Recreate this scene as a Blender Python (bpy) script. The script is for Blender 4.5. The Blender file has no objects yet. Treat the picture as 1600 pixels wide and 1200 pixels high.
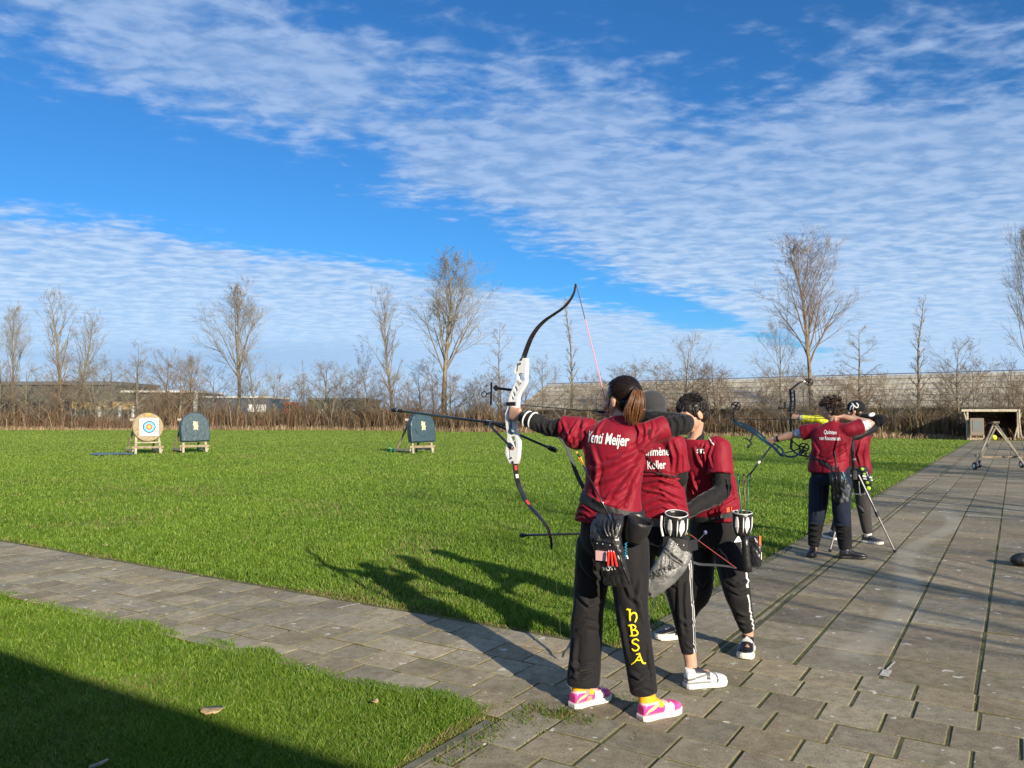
import bpy, bmesh, math, random
import numpy as np
from mathutils import Vector, Matrix
from mathutils.bvhtree import BVHTree
R=math.radians
scene=bpy.context.scene
COL=scene.collection
# ---------------------------------------------------------------- camera
F=1230.0; PITCH=math.atan(49/F); CH=1.55
cam=bpy.data.cameras.new('camera'); camo=bpy.data.objects.new('camera',cam); COL.objects.link(camo)
camo.location=(0,0,CH); camo.rotation_euler=(math.pi/2+PITCH,0,0)
cam.sensor_width=36; cam.lens=F/1600*36; cam.clip_end=3000; cam.clip_start=0.05
scene.camera=camo
# ---------------------------------------------------------------- sun + sky
SAZ=R(28.0); SEL=R(20.7)           # shadows fall towards (-sin, cos)
sun=bpy.data.lights.new('sun','SUN'); sun.energy=5.0; sun.angle=R(0.53); sun.color=(1,.88,.70)
suno=bpy.data.objects.new('sun',sun); COL.objects.link(suno)
sdir=Vector((math.sin(SAZ)*math.cos(SEL),-math.cos(SAZ)*math.cos(SEL),math.sin(SEL)))  # towards the sun
suno.rotation_euler=sdir.to_track_quat('Z','Y').to_euler()
SHD=Vector((-math.sin(SAZ),math.cos(SAZ),0))
world=bpy.data.worlds.new('World'); scene.world=world; world.use_nodes=True
nt=world.node_tree; nt.nodes.clear()
class NT:
    def __init__(s,t): s.t=t
    def n(s,typ,**k):
        o=s.t.nodes.new(typ)
        for a,b in k.items():
            if a=='inp':
                for i,vv in b.items():
                    if isinstance(vv,bpy.types.NodeSocket): s.t.links.new(vv,o.inputs[i])
                    else: o.inputs[i].default_value=vv
            else: setattr(o,a,b)
        return o
    def m(s,op,a,b=0.0,c=None,clamp=False):
        d={0:a,1:b}
        if c is not None: d[2]=c
        return s.n('ShaderNodeMath',operation=op,use_clamp=clamp,inp=d).outputs[0]
    def rng(s,v,a,b,c=0.0,d=1.0,smooth=True):
        return s.n('ShaderNodeMapRange',interpolation_type='SMOOTHSTEP' if smooth else 'LINEAR',inp={0:v,1:a,2:b,3:c,4:d}).outputs[0]
    def noise(s,v,sc,det=4,rough=.55,dist=0.0):
        return s.n('ShaderNodeTexNoise',inp={'Vector':v,'Scale':sc,'Detail':det,'Roughness':rough,'Distortion':dist}).outputs['Fac']
    def mix(s,f,a,b,mode='MIX'):
        o=s.n('ShaderNodeMix',data_type='RGBA',blend_type=mode)
        for i,vv in ((0,f),(6,a),(7,b)):
            if isinstance(vv,bpy.types.NodeSocket): s.t.links.new(vv,o.inputs[i])
            else: o.inputs[i].default_value=vv if i==0 else (tuple(vv)+(1,))[:4]
        return o.outputs[2]
w=NT(nt)
sky=w.n('ShaderNodeTexSky',sky_type='NISHITA',sun_disc=False,sun_elevation=SEL,sun_rotation=math.atan2(sdir.x,sdir.y),altitude=0,air_density=1.0,dust_density=0.3,ozone_density=3.0)
tc=w.n('ShaderNodeTexCoord').outputs['Generated']
xyz=w.n('ShaderNodeSeparateXYZ',inp={0:tc})
zc=w.m('ADD',w.m('MAXIMUM',xyz.outputs[2],0.0),0.0)
hl=w.m('SQRT',w.m('ADD',w.m('MULTIPLY',xyz.outputs[0],xyz.outputs[0]),w.m('MULTIPLY',xyz.outputs[1],xyz.outputs[1])))
zz=w.m('ADD',zc,w.m('MULTIPLY',hl,.055))           # flattened (curved) cloud layer
cx=w.m('DIVIDE',xyz.outputs[0],zz); cy=w.m('DIVIDE',xyz.outputs[1],zz)
cp=w.n('ShaderNodeCombineXYZ',inp={0:cx,1:cy,2:0.0}).outputs[0]
edge=w.m('SUBTRACT',w.noise(cp,1.3,6,.65),.5)
# lower bank: far side of line, upper bank: near side
d2=w.m('SUBTRACT',w.m('SUBTRACT',cy,w.m('MULTIPLY',cx,.84)),4.72)
d1=w.m('SUBTRACT',w.m('ADD',w.m('MULTIPLY',cx,1.38),3.84),cy)
e2=w.m('MULTIPLY',edge,1.9)
c1=w.rng(w.m('ADD',d1,e2),-.15,1.1); c2=w.rng(w.m('ADD',d2,e2),-.55,.45)
# clearer patch overhead (right of centre)
px_=w.m('SUBTRACT',cx,.55); py_=w.m('SUBTRACT',cy,1.25)
pr=w.m('SQRT',w.m('ADD',w.m('MULTIPLY',w.m('MULTIPLY',px_,px_),.7),w.m('MULTIPLY',py_,py_)))
patch=w.rng(w.m('ADD',pr,e2),.25,1.55)
cov=w.m('MAXIMUM',w.m('MULTIPLY',c1,patch),c2)
mp=w.n('ShaderNodeMapping',inp={'Vector':cp,'Rotation':(0,0,R(-20)),'Scale':(1.0,1.4,1)}).outputs[0]
n1=w.noise(mp,8.0,5,.56,.25); n2=w.noise(mp,2.1,5,.55,.2); n3=w.noise(mp,17,3,.5,.2)
nn=w.m('ADD',w.m('ADD',w.m('MULTIPLY',n1,.46),w.m('MULTIPLY',n2,.43)),w.m('MULTIPLY',n3,.11))
lf=w.rng(xyz.outputs[2],.04,.20); nn=w.m('ADD',w.m('MULTIPLY',nn,lf),w.m('MULTIPLY',w.m('ADD',w.m('MULTIPLY',n2,.75),.14),w.m('SUBTRACT',1.0,lf)))
thr=w.m('SUBTRACT',.66,w.m('MULTIPLY',cov,.385))
dens=w.rng(w.m('SUBTRACT',nn,thr),-.08,.20)
dens=w.m('MULTIPLY',dens,w.rng(cov,0.0,.15))
dens=w.m('MULTIPLY',dens,w.rng(xyz.outputs[2],.10,.40,.86,.70))
lum=w.rng(w.m('SUBTRACT',n1,.5),-.15,.18); lum=w.m('ADD',w.m('MULTIPLY',lum,w.m('ADD',w.m('MULTIPLY',lf,.65),.35)),w.m('MULTIPLY',w.m('SUBTRACT',1.0,lf),.32))
ccol=w.mix(lum,(2.7,4.3,7.0),(4.7,6.1,8.6))
low=w.rng(xyz.outputs[2],.04,.34)
ccol=w.mix(low,w.mix(lum,(4.3,6.1,8.8),(7.2,8.6,10.2)),ccol)
base=w.mix(1.0,sky.outputs[0],(.36,.92,1.42),'MULTIPLY')
bz=w.m('MULTIPLY',w.m('MULTIPLY',w.rng(w.m('ADD',cy,w.m('MULTIPLY',edge,1.5)),6.2,7.4),w.rng(cy,8.3,10.0,1,0)),w.m('MULTIPLY',w.rng(cx,-5.2,-4.0),w.rng(cx,-2.2,.2,1,0)))
ccol=w.mix(w.m('MULTIPLY',bz,.62),ccol,(3.3,4.5,6.9))
skyc=w.mix(dens,base,ccol)
hz=w.rng(xyz.outputs[2],-.02,.16,1.0,0.0)
skyc=w.mix(w.m('MULTIPLY',hz,.55),skyc,(3.9,6.0,9.2))
bg=w.n('ShaderNodeBackground',inp={'Color':skyc,'Strength':.066})
wo=w.n('ShaderNodeOutputWorld',inp={0:bg.outputs[0]})
scene.view_settings.view_transform='Standard'; scene.view_settings.look='None'
scene.view_settings.exposure=0.62; scene.view_settings.gamma=1
scene.cycles.max_bounces=6; scene.cycles.transparent_max_bounces=8
# ---------------------------------------------------------------- geometry of the picture, in metres
def ray(px,py):
    a=(px-800)/F; b=(600-py)/F
    return Vector((a,-b*math.sin(PITCH)+math.cos(PITCH),b*math.cos(PITCH)+math.sin(PITCH)))
def P(px,py,Y):
    d=ray(px,py); return Vector((0,0,CH))+d*(Y/d.y)
def G(px,py,z=0.0):
    d=ray(px,py); return Vector((0,0,CH))+d*((z-CH)/d.z)
def onplane(px,py,o,n):
    d=ray(px,py); c=Vector((0,0,CH)); return c+d*((o-c).dot(n)/d.dot(n))
ANG=R(32.6)
U=Vector((math.sin(ANG),math.cos(ANG),0)); V=Vector((math.cos(ANG),-math.sin(ANG),0))
def UV(u,v,z=0.0): return U*u+V*v+Vector((0,0,z))
# ---------------------------------------------------------------- object helpers
def tag(o,label=None,cat=None,group=None,kind=None):
    if label: o['label']=label
    if cat: o['category']=cat
    if group: o['group']=group
    if kind: o['kind']=kind
    return o
def thing(name,label,cat,loc=(0,0,0),group=None):
    o=bpy.data.objects.new(name,None); COL.objects.link(o); o.location=loc; o.empty_display_size=.1
    return tag(o,label,cat,group)
def link(name,me,m=None,parent=None,label=None,smooth=False):
    o=bpy.data.objects.new(name,me); COL.objects.link(o)
    if m is not None:
        me.materials.clear()
        for x in (m if isinstance(m,(list,tuple)) else [m]): me.materials.append(x)
    if parent is not None:
        o.parent=parent; q=parent; off=Vector()
        while q is not None: off+=q.location; q=q.parent
        o.location=-off if parent.parent is None else Vector((0,0,0))
    if label: o['label']=label
    if smooth: me.polygons.foreach_set('use_smooth',[True]*len(me.polygons))
    return o
def nrm(v): v=Vector(v); return v.normalized()
def frame(d,hint=(0,0,1)):
    d=nrm(d); h=Vector(hint)
    if abs(d.dot(h.normalized()))>.98: h=Vector((1,0,0)) if abs(d.x)<.9 else Vector((0,1,0))
    x=h.cross(d).normalized(); y=d.cross(x).normalized(); return x,y,d
def crom(pts,k=6):
    pts=[Vector(p) for p in pts]
    if len(pts)<3: return pts
    out=[]
    for i in range(len(pts)-1):
        p0=pts[max(i-1,0)];p1=pts[i];p2=pts[i+1];p3=pts[min(i+2,len(pts)-1)]
        for j in range(k):
            t=j/k; out.append(.5*((2*p1)+(p2-p0)*t+(2*p0-5*p1+4*p2-p3)*t*t+(3*p1-p0-3*p2+p3)*t**3))
    out.append(pts[-1]); return out
class MB:
    def __init__(s): s.v=[]; s.f=[]; s.mi=[]; s.cur=0
    def add(s,vs,fs):
        b=len(s.v); s.v+= [tuple(x) for x in vs]; s.f+=[tuple(i+b for i in f) for f in fs]; s.mi+=[s.cur]*len(fs)
    def rings(s,rings,close=True,caps=True):
        n=len(rings[0]); vs=[p for r in rings for p in r]; fs=[]
        for i in range(len(rings)-1):
            for j in range(n if close else n-1):
                k=(j+1)%n; fs.append((i*n+j,i*n+k,(i+1)*n+k,(i+1)*n+j))
        if caps: fs.append(tuple(reversed(range(n)))); fs.append(tuple((len(rings)-1)*n+j for j in range(n)))
        s.add(vs,fs)
    def tube(s,pts,r,n=8,smooth=0,caps=True,flat=1.0,hint=(0,0,1)):
        pts=[Vector(p) for p in pts]
        if not isinstance(r,(list,tuple)): r=[r]*len(pts)
        if smooth:
            q=crom([Vector((p.x,p.y,p.z)) for p in pts],smooth); m=len(pts)-1
            r=[r[min(int(i/smooth),m-1)]*(1-(i/smooth-min(int(i/smooth),m-1)))+r[min(int(i/smooth),m-1)+1]*(i/smooth-min(int(i/smooth),m-1)) for i in range(len(q))]; pts=q
        rg=[]; px=None
        for i,p in enumerate(pts):
            d=pts[min(i+1,len(pts)-1)]-pts[max(i-1,0)]
            if d.length<1e-9: d=Vector((0,0,1))
            if px is None: x,y,d=frame(d,hint)
            else:
                d=d.normalized(); y=d.cross(px)
                if y.length<1e-6: x,y,d=frame(d,hint)
                else: y.normalize(); x=y.cross(d).normalized()
            px=x
            rg.append([p+x*(math.cos(2*math.pi*j/n)*r[i])+y*(math.sin(2*math.pi*j/n)*r[i]*flat) for j in range(n)])
        s.rings(rg,True,caps); return s
    def ell(s,c,ax,n=14,m=9,e=1.0):
        c=Vector(c); X,Y,Z=[Vector(a) for a in ax]; rg=[]
        for i in range(m):
            t=-math.pi/2+math.pi*(i+.5)/m*1.0; t=-math.pi/2+math.pi*(i+.35)/(m-.3)
            rg.append([c+X*(math.cos(t)*math.cos(2*math.pi*j/n))+Y*(math.cos(t)*math.sin(2*math.pi*j/n))+Z*math.sin(t) for j in range(n)])
        s.rings(rg); return s
    def loft(s,secs,n=24,e=2.3,sub=3):
        """secs: (centre, half-x vector, half-y vector), superellipse"""
        A=crom([a[0] for a in secs],sub);B=crom([a[1] for a in secs],sub);C=crom([a[2] for a in secs],sub)
        rg=[]
        for c,x,y in zip(A,B,C):
            r=[]
            for j in range(n):
                t=2*math.pi*j/n; ct,st=math.cos(t),math.sin(t)
                r.append(c+x*(abs(ct)**(2/e)*(1 if ct>=0 else -1))+y*(abs(st)**(2/e)*(1 if st>=0 else -1)))
            rg.append(r)
        s.rings(rg); return s
    def box(s,c,hx,hy,hz):
        c=Vector(c);hx,hy,hz=Vector(hx),Vector(hy),Vector(hz)
        vs=[c+hx*a+hy*b+hz*d for a in(-1,1) for b in(-1,1) for d in(-1,1)]
        fs=[(0,1,3,2),(4,6,7,5),(0,4,5,1),(2,3,7,6),(0,2,6,4),(1,5,7,3)]
        if hx.cross(hy).dot(hz)<0: fs=[tuple(reversed(f)) for f in fs]
        s.add(vs,fs); return s
    def bar(s,a,b,w,h,hint=(0,0,1)):
        a,b=Vector(a),Vector(b); x,y,d=frame(b-a,hint); s.box((a+b)/2,x*(w/2),y*(h/2),(b-a)/2); return s
    def ribbon(s,pts,w,nrmv):
        """flat strip of width w, thickness tiny, lying with normal nrmv"""
        pts=[Vector(p) for p in pts]; rg=[]
        for i,p in enumerate(pts):
            d=(pts[min(i+1,len(pts)-1)]-pts[max(i-1,0)]).normalized(); nn=nrmv[i] if isinstance(nrmv,list) else Vector(nrmv); nn=nn.normalized()
            sd=d.cross(nn).normalized(); ww=w[i] if isinstance(w,(list,tuple)) else w
            rg.append([p-sd*ww/2,p+sd*ww/2,p+sd*ww/2+nn*.003,p-sd*ww/2+nn*.003])
        s.rings(rg); return s
    def mesh(s,name='m'):
        me=bpy.data.meshes.new(name); me.from_pydata(s.v,[],s.f); me.update(); 
        if any(s.mi): me.polygons.foreach_set('material_index',s.mi)
        return me
    def build(s,name,m,parent=None,label=None,smooth=False,bevel=0):
        me=s.mesh(name)
        if bevel:
            bm=bmesh.new(); bm.from_mesh(me); bmesh.ops.recalc_face_normals(bm,faces=bm.faces)
            bmesh.ops.bevel(bm,geom=[e for e in bm.edges if len(e.link_faces)==2 and e.calc_face_angle(0)>.6],offset=bevel,segments=1,affect='EDGES')
            bm.to_mesh(me); bm.free()
        return link(name,me,m,parent,label,smooth)
def apply_mods(me,mods):
    o=bpy.data.objects.new('tmp',me); COL.objects.link(o)
    for t,kw in mods:
        md=o.modifiers.new(t,t)
        for a,b in kw.items(): setattr(md,a,b)
    dg=bpy.context.evaluated_depsgraph_get(); dg.update()
    r=bpy.data.meshes.new_from_object(o.evaluated_get(dg)); bpy.data.objects.remove(o); 
    return r
def fuse(mb,vox=.006,smooth=4,fac=.5):
    """union of overlapping closed shapes as one continuous skin"""
    me=mb.mesh(); bm=bmesh.new(); bm.from_mesh(me)
    bmesh.ops.recalc_face_normals(bm,faces=bm.faces); bm.to_mesh(me); bm.free()
    return apply_mods(me,[('REMESH',dict(mode='VOXEL',voxel_size=vox,use_smooth_shade=True)),('SMOOTH',dict(iterations=smooth,factor=fac))])
def getco(me):
    a=np.empty(len(me.vertices)*3,np.float32); me.vertices.foreach_get('co',a); return a.reshape(-1,3)
def getno(me):
    a=np.empty(len(me.vertices)*3,np.float32); me.vertices.foreach_get('normal',a); return a.reshape(-1,3)
def setco(me,a): me.vertices.foreach_set('co',a.astype(np.float32).ravel()); me.update()
def paint(me,fn,base):
    """vertex colours = the thing's own pattern (stripes, panels)"""
    co=getco(me); c=np.tile(np.array(tuple(base)+(1,),np.float32),(len(co),1)); fn(co,c)
    at=me.color_attributes.new('Col','FLOAT_COLOR','POINT'); at.data.foreach_set('color',c.ravel())
def _h(ix,iy,iz):
    n=(ix*374761393+iy*668265263+iz*2147483647)&0xffffffff
    n=((n^(n>>13))*1274126177)&0xffffffff
    return ((n^(n>>16))&0xffff)/65535.0
def vnoise(p):
    i=np.floor(p).astype(np.int64); f=p-i; f=f*f*(3-2*f); o=0
    for a in(0,1):
        for b in(0,1):
            for c in(0,1):
                wt=(f[:,0] if a else 1-f[:,0])*(f[:,1] if b else 1-f[:,1])*(f[:,2] if c else 1-f[:,2])
                o=o+wt*_h(i[:,0]+a,i[:,1]+b,i[:,2]+c)
    return o
# ---------------------------------------------------------------- materials
def mat(name,col,rough=.6,var=0.0,vs=8,bump=0.0,bs=60,col2=None,metal=0.0,spec=.5,attr=False,sheen=0.0,obj=True,bdist=.01,coat=0):
    m=bpy.data.materials.new(name); m.use_nodes=True; t=m.node_tree; t.nodes.clear(); k=NT(t)
    b=k.n('ShaderNodeBsdfPrincipled'); k.n('ShaderNodeOutputMaterial',inp={0:b.outputs[0]})
    b.inputs['Roughness'].default_value=rough; b.inputs['Metallic'].default_value=metal; b.inputs['Specular IOR Level'].default_value=spec
    if sheen: b.inputs['Sheen Weight'].default_value=sheen; b.inputs['Sheen Roughness'].default_value=.4
    if coat: b.inputs['Coat Weight'].default_value=coat
    v=k.n('ShaderNodeTexCoord').outputs['Object']
    c=(tuple(col)+(1,))[:4]
    if attr: src=k.n('ShaderNodeAttribute',attribute_name='Col').outputs['Color']
    else: src=c
    if var or col2:
        n=k.noise(v,vs,5,.6); c2=col2 if col2 else tuple(x*(1-var) for x in c[:3])
        if attr: src=k.mix(k.rng(n,.35,.65,0,1),src,k.mix(1.0,src,(1-var,)*3,'MULTIPLY'))
        else: src=k.mix(k.rng(n,.35,.65),c2,c)
    if isinstance(src,bpy.types.NodeSocket): t.links.new(src,b.inputs['Base Color'])
    else: b.inputs['Base Color'].default_value=src
    if bump:
        h=k.noise(v,bs,4,.6); bn=k.n('ShaderNodeBump',inp={'Strength':bump,'Distance':bdist,'Height':h}); t.links.new(bn.outputs[0],b.inputs['Normal'])
    return m
# ================================================================ GROUND
def far_edge(x):   # far side of the field (polyline)
    pts=[(-400,88),(-20,84),(-6,76),(18,58),(30,50.5),(400,-180)]
    for (a,b),(c,d) in zip(pts,pts[1:]):
        if a<=x<=c: return b+(d-b)*(x-a)/(c-a)
    return 50
def ground_mat():
    m=bpy.data.materials.new('field turf'); m.use_nodes=True; t=m.node_tree; t.nodes.clear(); k=NT(t)
    v=k.n('ShaderNodeTexCoord').outputs['Object']
    b=k.n('ShaderNodeBsdfPrincipled',inp={'Roughness':.9,'Specular IOR Level':.1}); k.n('ShaderNodeOutputMaterial',inp={0:b.outputs[0]})
    n1=k.noise(v,.35,6,.6); n2=k.noise(v,3,5,.6); n3=k.noise(v,45,3,.6)
    c=k.mix(k.rng(n1,.3,.7),(.12,.20,.022),(.165,.24,.034))
    c=k.mix(k.m('MULTIPLY',k.rng(n2,.5,.75),.45),c,(.225,.255,.055))
    c=k.mix(k.m('MULTIPLY',k.rng(n3,.42,.62),.55),c,(.075,.135,.012))
    # bare soil / thatch near the camera under the blades
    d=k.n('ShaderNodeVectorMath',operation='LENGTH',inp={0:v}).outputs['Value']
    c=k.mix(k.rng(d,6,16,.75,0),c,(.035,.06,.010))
    t.links.new(c,b.inputs['Base Color'])
    h=k.m('ADD',k.noise(v,30,4,.7),k.m('MULTIPLY',k.noise(v,5,3,.6),2.0))
    bn=k.n('ShaderNodeBump',inp={'Strength':.9,'Distance':.06,'Height':h}); t.links.new(bn.outputs[0],b.inputs['Normal'])
    return m
M={}
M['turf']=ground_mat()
g=MB(); Z=-.02
nx=[-600,-200,-90,-40,-15,0,15,40,90,200,600]; ny=[-60,-10,0,10,25,50,80,120,250,900]
vs=[(x,y,Z) for y in ny for x in nx]; W_=len(nx)
g.add(vs,[(j*W_+i,j*W_+i+1,(j+1)*W_+i+1,(j+1)*W_+i) for j in range(len(ny)-1) for i in range(W_-1)])
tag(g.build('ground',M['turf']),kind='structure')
# soil and moss bed under the paving, 8 mm below the slab tops
def joint_mat():
    m=mat('joint soil and moss',(.085,.105,.025),.95,col2=(.06,.05,.03),vs=9,bump=.6,bs=120); return m
M['joint']=joint_mat()
U0,U1=5.13,57.0; VE=-2.25; T=.285
j=MB(); zb=-.0045
def quad(mb,u0,u1,v0,v1,z): mb.add([UV(u0,v0,z),UV(u0,v1,z),UV(u1,v1,z),UV(u1,v0,z)],[(3,2,1,0)] if False else [(0,1,2,3)])
quad(j,-4,U1,VE,9.5,zb); quad(j,U0-6*T,U0-.285+.06,-60,VE,zb)
tag(j.build('paving_bed',M['joint']),kind='structure')
# slabs
def slab_mat():
    m=bpy.data.materials.new('weathered concrete slab'); m.use_nodes=True; t=m.node_tree; t.nodes.clear(); k=NT(t)
    v=k.n('ShaderNodeTexCoord').outputs['Object']; a=k.n('ShaderNodeAttribute',attribute_name='Col').outputs['Color']
    b=k.n('ShaderNodeBsdfPrincipled',inp={'Roughness':.9,'Specular IOR Level':.15}); k.n('ShaderNodeOutputMaterial',inp={0:b.outputs[0]})
    n1=k.noise(v,1.3,6,.65); n2=k.noise(v,14,6,.7); n3=k.noise(v,130,3,.6)
    c=k.mix(k.rng(n1,.3,.7),(.225,.193,.130),(.325,.285,.205))
    c=k.mix(k.m('MULTIPLY',k.rng(n2,.38,.66),.62),c,(.14,.115,.075))
    c=k.mix(k.m('MULTIPLY',k.rng(n3,.5,.66),.42),c,(.46,.42,.34)); n4=k.noise(v,70,4,.7); c=k.mix(k.m('MULTIPLY',k.rng(n4,.52,.68),.45),c,(.075,.065,.045))
    c=k.mix(1.0,c,a,'MULTIPLY')
    # green-brown algae blooms
    n5=k.noise(v,2.7,6,.7,.6); c=k.mix(k.m('MULTIPLY',k.rng(n5,.52,.74),.6),c,(.10,.105,.05))
    n6=k.noise(v,.9,7,.75,1.0); c=k.mix(k.m('MULTIPLY',k.rng(n6,.60,.75),.42),c,(.16,.085,.05))
    # lichen / droppings: pale irregular blots
    vo=k.n('ShaderNodeTexVoronoi',voronoi_dimensions='2D',inp={'Vector':k.mix(.10,v,k.n('ShaderNodeTexNoise',inp={'Vector':v,'Scale':20}).outputs['Color'],'ADD'),'Scale':3.3})
    sz=k.m('MULTIPLY',k.n('ShaderNodeSeparateColor',inp={0:vo.outputs['Color']}).outputs[0],.135)
    bl=k.m('LESS_THAN',vo.outputs['Distance'],k.m('SUBTRACT',sz,.040))
    vo2=k.n('ShaderNodeTexVoronoi',voronoi_dimensions='2D',inp={'Vector':k.mix(.03,v,k.n('ShaderNodeTexNoise',inp={'Vector':v,'Scale':40}).outputs['Color'],'ADD'),'Scale':8.0})
    b2=k.m('LESS_THAN',vo2.outputs['Distance'],k.m('SUBTRACT',k.m('MULTIPLY',k.n('ShaderNodeSeparateColor',inp={0:vo2.outputs['Color']}).outputs[1],.23),.14))
    sx=k.n('ShaderNodeVectorMath',operation='DOT_PRODUCT',inp={0:v,1:U}).outputs['Value']; sy=k.n('ShaderNodeVectorMath',operation='DOT_PRODUCT',inp={0:v,1:V}).outputs['Value']
    cen=k.m('ADD',-.92,k.m('MULTIPLY',k.m('SINE',k.m('MULTIPLY',sx,1.1)),.14)); dd=k.m('ABSOLUTE',k.m('SUBTRACT',k.m('ADD',sy,k.m('MULTIPLY',k.m('SUBTRACT',n2,.5),.12)),cen))
    bd=k.m('MULTIPLY',k.rng(dd,.05,.15,1,0),k.m('MULTIPLY',k.rng(sx,5.2,5.6),k.rng(sx,13,17,1,0))); c=k.mix(k.m('MULTIPLY',bd,.35),c,(.42,.39,.31))
    f=k.m('MULTIPLY',k.m('MAXIMUM',bl,b2),k.rng(n2,.35,.5,.3,.9))
    c=k.mix(k.m('MULTIPLY',f,.75),c,(.62,.60,.52))
    t.links.new(c,b.inputs['Base Color'])
    h=k.m('ADD',k.m('MULTIPLY',n2,1.0),k.m('MULTIPLY',n3,.35))
    bn=k.n('ShaderNodeBump',inp={'Strength':.55,'Distance':.006,'Height':h}); t.links.new(bn.outputs[0],b.inputs['Normal'])
    return m
M['slab']=slab_mat()
rs=random.Random(4)
sv=[];sf=[];sc=[]
def slab(u0,u1,v0,v1,gu,gv,tone=1.0,z=0.0,tilt=.0018):
    c=.005; b=len(sv); u0+=gu;u1-=gu;v0+=gv;v1-=gv
    jit=[rs.uniform(-.0025,.0025) for _ in range(4)]; u0+=jit[0];u1+=jit[1];v0+=jit[2];v1+=jit[3]
    dz=rs.uniform(-.0018,.0018); tu=rs.uniform(-tilt,tilt); tv=rs.uniform(-tilt,tilt)
    def zz(u,v): return z+dz+tu*((u-u0)/(u1-u0)-.5)*2+tv*((v-v0)/(v1-v0)-.5)*2
    q=[(u0,v0),(u0,v1),(u1,v1),(u1,v0)]; qi=[(u0+c,v0+c),(u0+c,v1-c),(u1-c,v1-c),(u1-c,v0+c)]
    for a,bb in q: sv.append(UV(a,bb,zz(a,bb)-.012))
    for a,bb in q: sv.append(UV(a,bb,zz(a,bb)-.003))
    for a,bb in qi: sv.append(UV(a,bb,zz(a,bb)))
    sf.append((b+8,b+9,b+10,b+11))
    for i in range(4):
        k=(i+1)%4; sf.append((b+4+i,b+4+k,b+8+k,b+8+i)); sf.append((b+i,b+k,b+4+k,b+4+i))
    t=tone*rs.uniform(.80,1.15)*(.86 if rs.random()<.12 else 1); w=rs.uniform(-.035,.055)
    sc.extend([(.22,.22,.08,1)]*4+[(t*.72,t*.72,t*.5,1)]*4+[(t*(1+w),t,t*(1-w),1)]*4)
cols=[(VE,-1.72),(-1.64,-1.20)]; x=-1.20
while x<9.4: cols.append((x,x+.49)); x+=.49
for ci,(a,b_) in enumerate(cols):
    u=U0; 
    while u<U1:
        slab(u,u+.5,a,b_,.0052,.010 if ci!=1 else .008,.93 if u>9 else .97); u+=.5
u=U0   # narrow kerb strip
while u<U1: slab(u,u+1.0,-1.712,-1.648,.004,.008,1.0,-.003); u+=1.0
k_=1
while U0-k_*T>-3:
    u1_=U0-(k_-1)*T; u0_=u1_-T; path=(k_>=2 and k_<=6)
    v=VE+ (0 if k_%2 else T/2)-.03
    if path: v=-40+(k_%2)*T/2+.05*math.sin(k_*3)
    if not path and v>VE+.01: slab(u0_,u1_,VE,v,.0035,.0085)
    while v<9.3:
        slab(u0_,u1_,max(v,VE) if not path else v,v+T+.01,.0035,.0068 if v>VE else .004,1.0 if v>VE else 1.16,0 if True else 0); v+=T+.01
    k_+=1
me=bpy.data.meshes.new('pavement'); me.from_pydata(sv,[],sf); at=me.color_attributes.new('Col','FLOAT_COLOR','POINT'); at.data.foreach_set('color',np.array(sc,np.float32).ravel())
tag(link('pavement',me,M['slab']),kind='structure')
# edging kerb of the path and the terrace
kb=MB()
for i in range(60):
    u_=U0+i*1.0
    if u_<U1: kb.box(UV(u_+.5,VE-.03,-.012),U*.495,V*.025,Vector((0,0,.014)))
for i in range(0):
    v_=VE-.05-i*1.0; kb.box(UV(U0-.285+.035,v_-.5,-.012),V*.495,U*.028,Vector((0,0,.014)))
for i in range(7): kb.box(UV(3.36-i*1.0-.5,VE-.03,-.012),U*.495,V*.025,Vector((0,0,.016)))
tag(kb.build('kerb',mat('kerb concrete',(.19,.175,.13),.9,col2=(.09,.09,.05),vs=6,bump=.5,bs=80)),kind='structure')
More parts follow.
